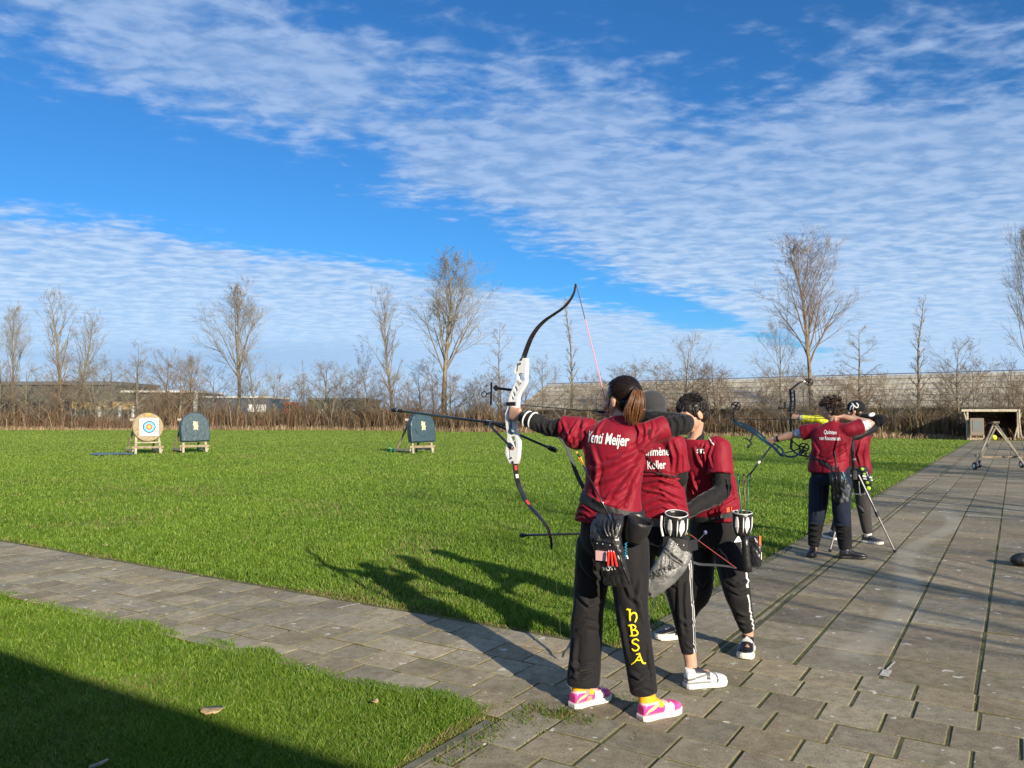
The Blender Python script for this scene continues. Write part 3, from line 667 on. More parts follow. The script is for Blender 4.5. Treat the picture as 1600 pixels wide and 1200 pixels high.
# row of big bare trees to the right of the view (their shadows stripe the lawn and paving)
for i,(x,y,h,k,lab) in enumerate([(13.5,3.5,9.5,('round',5),'bare tree beside the terrace right of the viewer'),(20,6.5,11,('vase',4),'tall bare tree on the verge right of the terrace'),(27,13,10,('round',26),'round bare tree farther along the right verge'),(25,2,12,('pop',2),'poplar standing behind the verge trees at right'),(34,18,11,('droop',30),'broad tree at the far end of the right verge'),(38,8,12,('vase',17),'wide crowned tree beyond the right verge'),(9.3,-2.8,9.5,('round',29),'crooked bare tree behind the viewer at right'),(45,22,12,('round',32),'dense round tree past the far right verge'),(31,8,11,('round',26),'second round tree halfway along the right verge'),(41,14,12,('droop',6),'broad tree with a flat top on the right verge')]):
    if k not in protos: protos[k]=make_tree(k[1],k[0],14.0)
    t=thing('bare_tree',lab,'tree',(0,0,0),'trees along the right verge'); link('trunk',protos[k][0],M['bark'],t,smooth=True); link('crown',protos[k][1],M['twig'],t); t.location=(x,y,0); s=h/14*1.0; t.scale=(s,s,s); t.rotation_euler=(0,0,i*1.3)
# thicket: a brown mass of fine twigs and dead stems nobody could count
def thicket(name,n,xr,off,hr,cols,wd,kind='stuff',lean=.35):
    px=rng.uniform(xr[0],xr[1],n); fyv=np.array([fy(a) for a in np.linspace(xr[0],xr[1],60)]); D=np.interp(px,np.linspace(xr[0],xr[1],60),fyv)+rng.uniform(off[0],off[1],n)
    X=(px-800)/F*D; Y=D
    pat=vnoise(np.stack([X*.35,Y*.35,X*0+3],1)); p2=vnoise(np.stack([X*1.3,Y*1.3,X*0+7],1))
    H=(hr[0]+(hr[1]-hr[0])*rng.random(n)**1.3)*(.45+.75*pat+.25*p2)*np.where(px>830,.50,np.where((px>100)&(px<225),.42,.72))*np.where((px>1490)&(px<1600),.6,1)
    cols=np.array(cols); ci=rng.integers(0,len(cols),n); C=cols[ci]*rng.uniform(.6,1.3,n)[:,None]*(.8+.4*p2)[:,None]
    return blades(name,X,Y,H,wd*rng.uniform(.5,1.5,n),C.astype(np.float32),lean,kind=kind)
o=thicket('thicket',60000,(-140,1680),(.6,8),(.8,5.2),[(.25,.16,.10),(.17,.12,.08),(.30,.22,.14),(.20,.17,.10),(.10,.07,.055),(.24,.12,.07)],.045,lean=.55)
o=thicket('dead_grass',26000,(-140,1680),(-.3,2.2),(.15,.95),[(.46,.33,.21),(.34,.23,.14),(.28,.19,.12),(.50,.39,.26)],.035,lean=.7)
# ================================================================ OPEN SHELTER
Ys=50.0
def S(px,py,Y=Ys): return P(px,py,Y)
sh=thing('open_shelter','small open fronted timber shelter with a lean-to roof at the far end of the terrace','shelter',Vector((S(1550,688).x,Ys,0)))
l=S(1509,688).x; r_=S(1590,688).x; zt=S(1550,641).z; dp=Vector((.66,1,0)).normalized()*2.2
c0=Vector(((l+r_)/2,Ys,0))
rf=MB(); rf.box(c0+dp*.5+Vector((0,0,zt)),Vector(((r_-l)/2+.2,0,0)),dp*.62,Vector((0,0,.06))); rf.build('roof',mat('roofing felt',(.30,.31,.32),.8),sh)
MB().box(c0-dp*.13+Vector((0,0,zt-.02)),Vector(((r_-l)/2+.21,0,0)),Vector((0,.025,0)),Vector((0,0,.065))).build('fascia',M['palewood'],sh)
MB().box(c0+dp+Vector((0,0,zt/2-.05)),Vector(((r_-l)/2,0,0)),Vector((0,.04,0)),Vector((0,0,zt/2-.06))).build('back_wall',boards('dark boards',(.075,.032,.02),(.05,.022,.014),Vector((0,0,1)),.2),sh)
for s_ in (-1,1):
    MB().box(c0+Vector((s_*(r_-l)/2,0,zt/2-.06))+dp*.5,Vector((.03,0,0)),dp*.46,Vector((0,0,zt/2-.07))).build('side_wall',M['darkwood'],sh)
    MB().tube([c0+Vector((s_*((r_-l)/2-.05),-.12,0)),c0+Vector((s_*((r_-l)/2-.05),-.12,zt-.1))],.075,8).build('post',M['palewood'],sh)
    MB().tube([c0+Vector((s_*((r_-l)/2-.32),-.14,0)),c0+Vector((s_*((r_-l)/2+.16),-.14,zt-.15))],.05,8).build('brace',M['palewood'],sh)
bb=thing('scoreboard_stand','grey display board on wooden legs standing inside the open shelter','board stand',S(1526,688))
q=S(1526,667,Ys-.5); MB().box(q,(.44,0,0),(0,.06,0),(0,0,.55)).build('frame',mat('dull wood',(.16,.13,.10),.8),bb,bevel=.02)
MB().box(q+Vector((0,-.07,.08)),(.30,0,0),(0,.015,0),(0,0,.34)).build('board',mat('grey green board',(.07,.085,.085),.4),bb)
for s_ in(-1,1):
    MB().bar(q+Vector((s_*.40,0,-.5)),Vector((q.x+s_*.44,q.y,0)),.09,.09).build('leg',M['wood'],bb)
MB().bar(q+Vector((-.5,0,-.75)),q+Vector((.5,0,-.75)),.08,.1).build('shelf',M['wood'],bb)
q=S(1553,684,Ys-1); tag(MB().ell(Vector((q.x,q.y,.17)),((.17,0,0),(0,.17,0),(0,0,.17)),16,12).build('yellow_ball',mat('yellow ball',(.75,.70,.06),.5),smooth=True),'small yellow ball on the ground in the shelter opening','ball')
tag(MB().tube([S(1592,640,Ys-.3),S(1594,670,Ys-.6),S(1601,686,Ys-1.2),Vector((S(1612,688).x,Ys-1.6,.05))],.05,8,smooth=4).build('bent_branch',M['palewood']),'pale bent branch leaning on the right side of the shelter','branch')
# ================================================================ TRESTLE ON WHEELS
Yt=22.5
tr=thing('wheeled_trestle','pale wooden A-frame trestle on small wheels standing on the far terrace','trestle',G(1560,733))
def Q(px,py,Y): return P(px,py,Y)
dz_=Vector((.35,.9,0))
for k,(a,b,nm) in enumerate([((1523,729),(1553,661),'leg'),((1530,722),(1558,663),'leg'),((1603,729),(1556,661),'leg'),((1594,716),(1553,664),'leg')]):
    Y0=Yt+(0 if k%2==0 else .75); p0=Q(a[0],a[1],Y0); p1=Q(b[0],b[1],Yt+.2+(0 if k%2==0 else .3)); MB().bar(p0,p1,.028,.045).build(nm,M['palewood'],tr)
MB().bar(Q(1533,714,Yt+.4),Q(1598,714,Yt+.4),.04,.06).build('cross_bar',M['wood'],tr)
MB().bar(Q(1524,712,Yt+.1),Q(1528,712,Yt+.85),.05,.07).build('side_rail',M['wood'],tr); MB().bar(Q(1596,712,Yt+.1),Q(1590,708,Yt+.85),.05,.07).build('side_rail',M['wood'],tr)
MB().bar(Q(1551,660,Yt+.15),Q(1560,660,Yt+.15),.12,.06).build('ridge_block',M['wood'],tr); MB().bar(Q(1553,662,Yt+.2),Q(1557,664,Yt+.6),.05,.05).build('ridge_bar',M['wood'],tr)
for a in ((1523,731,Yt),(1529,722,Yt+.75),(1604,731,Yt),(1596,720,Yt+.75)):
    q=Q(*a); q.z=.11; w_=MB(); w_.tube([q+Vector((-.02,0,0)),q+Vector((.03,0,0))],.11,18); wo_=w_.build('wheel',M['black'],tr,bevel=.008)
    MB().tube([q+Vector((-.026,0,0)),q+Vector((.036,0,0))],.055,14).build('hub',M['whitep'],wo_)
# ================================================================ TARGET BUTTS
M['straw']=mat('straw boss',(.42,.33,.21),.9,col2=(.27,.20,.12),vs=18,bump=.8,bs=90,bdist=.02)
M['cover']=mat('dark blue tarpaulin',(.022,.052,.072),.45,col2=(.030,.065,.085),vs=5,bump=.35,bs=9,bdist=.04)
M['coveri']=mat('tarpaulin inside',(.05,.09,.16),.5)
def butt(px,pyb,covered,label,w=.62,wf=.94,cx=0):
    base=G(px,pyb); t=thing('target_butt',label,'target',base)
    n=-V; n=Vector((.42,-.9,0)).normalized(); n=(n*.75+V*.5).normalized()     # face normal
    sd=Vector((-n.y,n.x,0)); sd=sd if sd.x>0 else -sd; n3=(n+Vector((0,0,.12))).normalized(); up=n3.cross(sd).normalized(); up=up if up.z>0 else -up
    zc=1.07; c=base+Vector((0,0,zc))
    rad=.58; th=.11
    m=MB(); rg=[]; N=40
    for (o_,rr) in ((-th,rad*.97),(-th*.8,rad),(th*.8,rad),(th,rad*.97)):
        rg.append([c+n3*o_+sd*(math.cos(2*math.pi*j/N)*rr)+up*(math.sin(2*math.pi*j/N)*rr) for j in range(N)])
    if not covered:
        m.rings(rg); m.build('straw_disc',M['straw'],t,smooth=False)
        fc=c+n3*(th+.008)+sd*.03; pa=MB(); pa.box(fc,sd*.355,up*.355,n3*.004); f_=pa.build('target_face',mat('white target paper',(.82,.82,.80),.6),t)
        cl=[('black_ring',.255,(.02,.05,.10)),('blue_ring',.205,(.10,.45,.62)),('dark_ring',.128,(.02,.16,.28)),('red_ring',.112,(.72,.06,.04)),('gold_centre',.060,(.90,.55,.05))]
        cl=[('black_ring',.25,(.02,.04,.09)),('blue_ring',.205,(.12,.50,.68)),('red_ring',.125,(.72,.09,.05)),('gold_centre',.065,(.92,.58,.06))]
        for i,(nm,rr,cc) in enumerate(cl):
            d=MB(); d.tube([fc+n3*.003,fc+n3*(.0065+.0025*i)],rr,36,hint=up); d.build(nm,mat(nm,cc,.6),f_)
        cp_=MB(); cp_.box(c+up*(rad*.86)+n3*(th+.01),sd*.10,up*.05,n3*.01); cp_.build('repair_patch',mat('ochre patch',(.42,.30,.06),.8),t)
    else:
        r2=rad*1.03; th2=th+.05
        # tarpaulin: rounded on top, square below, with the worn hole in the middle
        def outl(k,s=1.0):
            pts=[]
            for j in range(25): a=math.pi*j/24; pts.append((math.cos(a)*r2*s*.96,math.sin(a)*r2*s+.0))
            pts+= [(-r2*s*.96,-.32),(-r2*s*.93,-rad*1.05),(-.2,-rad*1.07),(.2,-rad*1.03),(r2*s*.95,-rad*1.05),(r2*s*.97,-.35)]
            return pts
        o1=outl(0); m=MB(); rs2=random.Random(px)
        for (of,s_) in ((-th2,1.0),(0,1.015),(th2*.9,1.0),(th2,.95)):
            rg2=[c+n3*(of+.0)+sd*(x*(s_)+rs2.uniform(-.008,.008))+up*(y*s_+(rs2.uniform(-.012,.012))) for x,y in o1]; rg.append(rg2)
        rg=rg[4:]
        m.rings(rg); cv=m.build('cover',M['cover'],t)
        hl=MB(); hr=random.Random(px+1); pts=[(.0,.17),(.05,.13),(.11,.17),(.085,.05),(.13,-.02),(.09,-.09),(.12,-.17),(.02,-.135),(-.09,-.17),(-.07,-.03),(-.115,.05),(-.08,.12),(-.11,.17)]
        b_=[c+n3*(th2+.004)+sd*(x*.95)+up*(y*1.1+.03) for x,y in pts]; tpp=[p+n3*.006 for p in b_]; hl.rings([b_,tpp]); hl.build('worn_hole',mat('straw in the worn hole',(.62,.55,.36),.8,col2=(.35,.35,.25),vs=20),cv)
        rope=MB(); rope.tube([c+n3*(th2+.012)+sd*(math.cos(a)*.40)+up*(-math.sin(a)*.42+.02) for a in [math.pi*(.05+.9*i/14) for i in range(15)]],.008,5); rope.build('crease',M['cover'],cv)
    # stand: two front legs, two long rear struts, cross pieces
    for s_ in(-1,1):
        lt=c+sd*(s_*.50)-up*.30-n3*(th+.05); lb=Vector((c.x,c.y,0))+sd*(s_*.47)+n*.14; 
        tp=c+sd*(s_*.38)+up*.30-n3*(th+.06)
        MB().bar(lb,tp,.085,.085,sd).build('front_leg',M['palewood'],t)
        rbk=Vector((c.x,c.y,.03))+sd*(s_*.50)-n*1.25; MB().bar(rbk,tp-n*.06,.06,.07,sd).build('rear_strut',M['wood'],t)
        MB().bar(Vector((c.x,c.y,.14))+sd*(s_*.55)+n*.08,rbk+Vector((0,0,.10)),.05,.09,Vector((0,0,1))).build('floor_rail',M['palewood'],t)
    MB().bar(Vector((c.x,c.y,.27))-sd*.60+n*.10,Vector((c.x,c.y,.27))+sd*.60+n*.10,.05,.09).build('cross_bar',M['wood'],t)
    MB().bar(c-sd*.50-up*(rad+.03)-n3*.04,c+sd*.50-up*(rad+.03)-n3*.04,.14,.05).build('shelf',M['palewood'],t)
    MB().bar(c-sd*.62+up*.34-n3*(th+.12),c+sd*.40+up*.28-n3*(th+.12),.05,.09).build('top_bar',M['palewood'],t)
    return t,c,n3,sd,up
butt(230,709,False,'round straw target butt with a white paper face of coloured rings on a wooden stand')
butt(303,707,True,'target butt under a dark blue tarpaulin with a worn hole, next to the round target')
butt(658,708,True,'target butt under a dark blue tarpaulin standing alone left of the drawn bow')
# dropped tarpaulin beside the round butt
def crumple(name,pts_uv,o,h,m,label,cat,seed=1):
    N=len(pts_uv); mb=MB(); rg=[]; r=random.Random(seed)
    for s_,z in ((1.0,.0),(1.0,h*.5),(.8,h),(.45,h*.7),(.15,h*1.1)):
        rg.append([o+Vector((x*s_,y*s_,max(z+ (r.uniform(-.4,.4)*h if 0<z else 0),0))) for x,y in pts_uv])
    mb.rings(rg); me=mb.mesh(); me=apply_mods(me,[('SUBSURF',dict(levels=1,render_levels=1))]); return tag(link(name,me,m),label,cat)
o=G(173,711); crumple('folded_tarpaulin',[(-.95,-.1),(-.75,.35),(-.2,.25),(.2,.5),(.75,.3),(1.0,.12),(.6,-.15),(.1,-.05),(-.4,-.3)],o,.09,M['coveri'],'dark blue tarpaulin lying flat on the grass left of the round target','tarpaulin')
o=G(612,706); mb=MB()
for i in range(5): mb.tube([o+Vector((-.05+i*.05,.05*math.sin(i*3),.03)),o+Vector((.1-.06*i,.1,.10+.02*i))],.018,5)
tag(link('cord_bundle',mb.mesh(),mat('green cord',(.05,.45,.22),.6)),'small bundle of green cord on the grass left of the middle butt','cord')
# black bag cut off by the right edge
o=G(1603,884); mb=MB(); mb.ell(o+Vector((0,0,.06)),((.16,.03,0),(-.03,.10,0),(0,0,.075)),16,9); mb.ell(o+Vector((-.06,-.02,.085)),((.06,0,0),(0,.06,0),(0,0,.05)),12,8)
tag(link('camera_bag',fuse(mb,.008,3),M['black'],smooth=True),'small black bag lying on the terrace at the right edge of the photo','bag')
tag(MB().tube([G(1390,706,.03),G(1396,707,.03)],.03,6).build('tmp',M['black']),'x','x') if False else None
# ================================================================ PEOPLE
M['skin']=mat('skin',(.56,.32,.22),.5,var=.12,vs=25,bump=.1,bs=200,bdist=.002)
M['skin'].node_tree.nodes['Principled BSDF'].inputs['Subsurface Weight'].default_value=.08
M['skin'].node_tree.nodes['Principled BSDF'].inputs['Subsurface Radius'].default_value=(.02,.008,.004)
M['shirt']=mat('crimson sports jersey',(.235,.006,.020),.62,var=.10,vs=14,bump=.25,bs=45,bdist=.006,sheen=.1,spec=.25)
M['under']=mat('black undershirt',(.014,.014,.015),.8,bump=.35,bs=40,bdist=.005,sheen=.15,spec=.2)
M['pants']=mat('black track trousers',(.013,.012,.0135),.78,attr=True,bump=.35,bs=35,bdist=.008,sheen=.15,spec=.22)
M['navy']=mat('navy trousers',(.012,.020,.042),.8,attr=True,bump=.35,bs=35,bdist=.008,sheen=.1,spec=.2)
M['hairb']=mat('dark brown hair',(.022,.012,.008),.33,var=.5,vs=90); M['hairlit']=mat('sunlit brown hair',(.24,.105,.040),.38,var=.5,vs=90); M['haird']=mat('mid brown hair',(.10,.045,.02),.38,var=.4,vs=90)
M['hairm']=mat('brown hair',(.060,.032,.017),.4,var=.4,vs=60); M['hairk']=mat('near black hair',(.018,.012,.009),.4,var=.4,vs=60)
M['letter']=mat('white lettering',(.82,.82,.82),.5); M['yellow']=mat('yellow print',(.90,.72,.02),.5)
M['shoe']=mat('shoe leather',(.5,.5,.5),.38,attr=True,var=.06,vs=30); M['sole']=mat('white rubber sole',(.80,.76,.70),.5,var=.1,vs=20)
M['strap']=mat('black webbing',(.014,.014,.015),.6,bump=.3,bs=200,bdist=.002); M['bag']=mat('black coated nylon',(.017,.017,.019),.34,bump=.6,bs=28,bdist=.008,spec=.6)
M['greybag']=mat('grey coated nylon',(.17,.172,.168),.42,bump=.8,bs=22,bdist=.010,col2=(.085,.088,.085),vs=8,spec=.6)
M['carbon']=mat('carbon rod',(.012,.012,.014),.25,coat=.5); M['eye']=mat('eye',(.05,.035,.03),.1); M['lip']=mat('lips',(.42,.17,.14),.5)
def head_mesh(mb,c,f,u,s=1.0):
    f=nrm(f); u=nrm(u); l=u.cross(f).normalized(); u=f.cross(l).normalized()
    E=lambda o,a,b,d,**k: mb.ell(c+(l*o[0]+f*o[1]+u*o[2])*s,(l*a*s,f*b*s,u*d*s),18,12)
    E((0,-.012,.032),.076,.096,.083); E((0,.022,-.030),.062,.070,.078); E((0,.048,-.078),.040,.040,.030); E((0,.035,.02),.066,.066,.06)
    mb.tube([c+f*.088*s+u*.012*s,c+f*.112*s-u*.028*s],[.009*s,.015*s],8); E((0,.090,-.052),.022,.012,.008); E((0,.086,-.064),.018,.012,.007)
    for q in (-1,1):
        E((q*.078,-.008,-.012),.008,.020,.031); E((q*.030,.080,.018),.020,.010,.008); E((q*.045,.060,-.025),.022,.022,.02)
    return l,f,u
def hand(mb,w,d,n,th,curl=(60,65,70,75),s=1.0,thumb=(35,30),spread=4,tx=.62):
    """w wrist, d hand direction, n palm normal, th thumb side"""
    d=nrm(d); n=(Vector(n)-d*d.dot(Vector(n))).normalized(); x=d.cross(n).normalized()
    if x.dot(Vector(th))<0: x=-x
    mb.loft([(w-d*.03*s,x*.027*s,n*.020*s),(w,x*.028*s,n*.019*s),(w+d*.04*s,x*.038*s,n*.016*s),(w+d*.085*s,x*.041*s,n*.013*s),(w+d*.097*s,x*.036*s,n*.010*s)],14,2.4,2)
    L=[(.040,.024,.019),(.045,.028,.020),(.041,.026,.019),(.032,.019,.017)]
    for i in range(4):
        off=(1.5-i)*.0205; p=w+d*(.090-.004*abs(i-1.2))*s+x*off*s; a=0; pts=[p-d*.02*s]; dd=(d+x*math.tan(R((1.5-i)*spread))).normalized(); 
        for k in range(3):
            a+=R(curl[i])*(.42,.36,.22)[k]*1.35; q=dd*math.cos(a)+n*math.sin(a); 
            if k==0: pts.append(p)
            p=p+q*(L[i][k]*s); pts.append(p)
        mb.tube(pts,[.0092*s,.0092*s,.0086*s,.0078*s,.0062*s],8,smooth=2)
    p=w+d*.028*s+x*.030*s+n*.004*s; q=(d*.62+x*tx+n*.45).normalized(); a=p+q*.038*s; q2=(q+(d*.6-x*.5+n*.6)*math.sin(R(thumb[0]))).normalized(); b=a+q2*.030*s; q3=(q2+(-x*.6+n*.5)*math.sin(R(thumb[1]))).normalized()
    mb.tube([p-q*.015*s,p,a,b,b+q3*.022*s],[.013*s,.013*s,.0105*s,.0098*s,.0075*s],8,smooth=2)
def shoe(parent,heel,dr,L=.27,ank=None,fn=None,high=.10,w=.047,sole=None,name='shoe'):
    d=nrm((dr[0],dr[1],0)); s=Vector((-d.y,d.x,0)); z=Vector((0,0,1)); h=Vector((heel[0],heel[1],0))
    m=MB(); secs=[]
    for t,ww,hh in ((.02,.62,.055),(.08,.74,.075),(.22,.80,.085),(.38,.82,.080),(.52,.92,.062),(.68,1.05,.050),(.82,1.02,.043),(.93,.78,.036),(.985,.40,.026)):
        secs.append((h+d*(t*L)+z*(.022+hh/2),s*w*ww*.93,z*(hh/2)))
    m.loft(secs,22,2.5,3)
    a=Vector(ank) if ank is not None else h+d*.08+z*.12
    c0=h+d*(.24*L)+z*.05; c1=h+d*(.20*L)+z*high; c1=c1.lerp(Vector((a.x,a.y,high)),.35)
    m.loft([(c0,d*.058,s*.040),(c0.lerp(c1,.6),d*.052,s*.037),(c1,d*.047,s*.036)],20,2.1,3)
    me=fuse(m,.0035,5); 
    if fn is None: fn=lambda q: np.tile((.02,.02,.02),(len(q),1))
    def pf(co,c):
        q=np.stack([(co-np.array(h))@np.array(d)/L,(co-np.array(h))@np.array(s)/w,co[:,2]],1); c[:,:3]=fn(q)
    paint(me,pf,(.5,.5,.5)); o=link(name,me,M['shoe'],parent,smooth=True)
    sm=MB(); rg=[]
    prof=[(0,.55),(.03,.78),(.12,.90),(.3,.84),(.42,.82),(.55,.95),(.7,1.10),(.82,1.08),(.92,.88),(.98,.55),(1.0,.25)]
    out=[(t,ww) for t,ww in prof]+[(t,-ww) for t,ww in reversed(prof)]
    for zz_,sc_ in ((.002,.94),(.006,1.0),(.022,1.02),(.030,.98)):
        rg.append([h+d*((t-.5)*L*(1+(sc_-1)*.5)+.5*L)+s*(ww*w*sc_)+z*(zz_+(.006 if t>.93 else 0)) for t,ww in out])
    sm.rings(rg); sm.build('sole',sole or M['sole'],o,smooth=False)
    # laces
    lc=MB()
    for k in range(4):
        t=.40+.075*k; hh=.098-.013*k+.006; lc.tube([h+d*(t*L)+s*(-.022)+z*(hh-.008),h+d*(t*L+.006)+z*hh,h+d*(t*L)+s*.022+z*(hh-.008)],.003,5)
    return o
def cast(bvh,px,py):
    d=ray(px,py).normalized(); r=bvh.ray_cast(Vector((0,0,CH)),d); return r[0],r[1]
def folds(me,fl,noise=.004,ns=9,seed=0,ybias=None):
    """press creases into cloth: each fold is a picture-plane polyline cast on to the cloth surface"""
    bm=bmesh.new(); bm.from_mesh(me); bv=BVHTree.FromBMesh(bm); bm.free()
    co=getco(me).astype(np.float64); no=getno(me).astype(np.float64); disp=np.zeros(len(co))
    for pl,wd,amp in fl:
        pts=[]
        for (a,b),(c,d) in zip(pl,pl[1:]):
            for k in range(7):
                t=k/6; h,n_=cast(bv,a+(c-a)*t,b+(d-b)*t)
                if h is not None and (not pts or (h-pts[-1]).length<.25): pts.append(h)
        if len(pts)<2: continue
        best=np.full(len(co),9.0); tt=np.zeros(len(co))
        tot=len(pts)-1
        for i in range(tot):
            a=np.array(pts[i]); b=np.array(pts[i+1]); ab=b-a; l2=ab@ab
            if l2<1e-10: continue
            t=np.clip(((co-a)@ab)/l2,0,1); dd=np.linalg.norm(co-(a+t[:,None]*ab),axis=1); k=dd<best; best[k]=dd[k]; tt[k]=(i+t[k])/tot
        tp=np.sin(np.pi*np.clip(tt*.9+.05,0,1))**.6
        x=best/wd
        disp+=1.5*amp*tp*(np.exp(-x*x)-.45*np.exp(-((x-1.7)**2)*1.4))
    if noise:
        q=co*ns+seed*7.3; q[:,2]*=.8; w1=vnoise(q*.8+3); disp+=noise*(vnoise(q+2.5*np.stack([w1,w1*.7,-w1],1))-.5)*2+noise*.5*(vnoise(q*2.6)-.5)*2
    setco(me,co+no*disp[:,None]); return me
def bvh_of(me):
    bm=bmesh.new(); bm.from_mesh(me); b=BVHTree.FromBMesh(bm); bm.free(); return b
def lettering(txt,parent,cloth,p0,p1,m,bold=.012,shear=0,name='lettering',xs=1.0,strokes=None,hfrac=1.0):
    """write txt on a cloth surface so that its baseline runs from picture point p0 to p1"""
    bv=bvh_of(cloth); a,na=cast(bv,*p0); b,nb=cast(bv,*p1)
    if a is None or b is None: print('LETTER MISS',txt); return
    cu=bpy.data.curves.new('t','FONT'); cu.body=txt; cu.offset=bold; cu.shear=shear; cu.resolution_u=3; cu.fill_mode='FRONT'
    o=bpy.data.objects.new('t',cu); COL.objects.link(o); dg=bpy.context.evaluated_depsgraph_get(); dg.update(); me=bpy.data.meshes.new_from_object(o.evaluated_get(dg)); bpy.data.objects.remove(o)
    bm=bmesh.new(); bm.from_mesh(me); bmesh.ops.triangulate(bm,faces=bm.faces)
    for _ in range(2):
        es=[e for e in bm.edges if e.calc_length()>.14]; 
        if es: bmesh.ops.subdivide_edges(bm,edges=es,cuts=1); bmesh.ops.triangulate(bm,faces=bm.faces)
    xsr=[v.co.x for v in bm.verts]; x0,x1=min(xsr),max(xsr); R_=(b-a); W=R_.length; rr=R_.normalized(); n=((na+nb)/2).normalized(); n=(n-rr*n.dot(rr)).normalized(); up=n.cross(rr).normalized(); sc=W/(x1-x0)*hfrac
    if up.z<0: up=-up
    for v_ in bm.verts:
        q=a+rr*((v_.co.x-x0)/(x1-x0)*W)+up*(v_.co.y*sc)+n*.20; r=bv.ray_cast(q,-n,.5)
        v_.co=(r[0]+n*.0035) if r[0] is not None else q-n*.197
    bm.normal_update(); bm.to_mesh(me); bm.free()
    return link(name,me,m,parent)
def strands(mb,paths,r0,r1,n=4):
    for p in paths: mb.tube(p,[r0+(r1-r0)*i/(len(p)-1) for i in range(len(p))],n,caps=False)
def hair_shell(c,l,f,u,s=1.0,grow=.007,low=-.035,back=.0):
    m=MB(); g_=grow
    m.ell(c+(-f*.016+u*.036)*s,(l*(.077*s+g_),f*(.095*s+g_),u*(.084*s+g_)),20,14)
    m.ell(c+(-f*.045+u*(-.012+low*.3))*s,(l*(.066*s+g_),f*(.056*s+g_),u*(.064*s+g_)),18,10)
    return m
def messy_hair(c,l,f,u,m,parent,s=1.0,n=750,ln=.05,seed=1,up_=.5,nape=-.07,name='hair',rad=.0022):
    r=random.Random(seed); me=fuse(hair_shell(c,l,f,u,s,.004),.005,4); co=getco(me).astype(np.float64)
    co+=getno(me)*(.004*(vnoise(co*70)-.3))[:,None]; setco(me,co); o=link(name,me,m,parent,smooth=True)
    mb=MB(); k=0
    while k<n:
        th=r.uniform(0,2*math.pi); z=r.uniform(-.75,1); q=math.sqrt(1-z*z); v_=l*(math.cos(th)*q)+f*(math.sin(th)*q)+u*z
        if v_.dot(f)>.35 and v_.dot(u)<.45: continue
        p=c+(-f*.018+u*.034)*s+l*(v_.dot(l)*.080*s)+f*(v_.dot(f)*.098*s)+u*(v_.dot(u)*.088*s)
        if v_.dot(u)<-.1: p=p-f*.012*s
        tg=(f*.5+l*r.uniform(-.5,.5)-u*.1) if v_.dot(u)>.35 else (-u*.9+f*r.uniform(-.4,.5)+l*r.uniform(-.4,.4)); tg=(tg-v_*tg.dot(v_)); tg=tg.normalized() if tg.length>1e-4 else f
        L=ln*r.uniform(.5,1.25)*(1.25 if v_.dot(u)>.2 else .75); cur=up_*r.uniform(.4,1.2)
        p1=p+(tg+v_*cur*.9).normalized()*L*.5; p2=p1+(tg+v_*cur*.3+Vector((r.gauss(0,.2),r.gauss(0,.2),r.gauss(0,.2)))).normalized()*L*.5
        mb.tube([p-v_*.003,p1,p2],[rad*1.5,rad*1.3,rad*.4],4,caps=False); k+=1
    mb.build('locks',m,o,smooth=True); return o
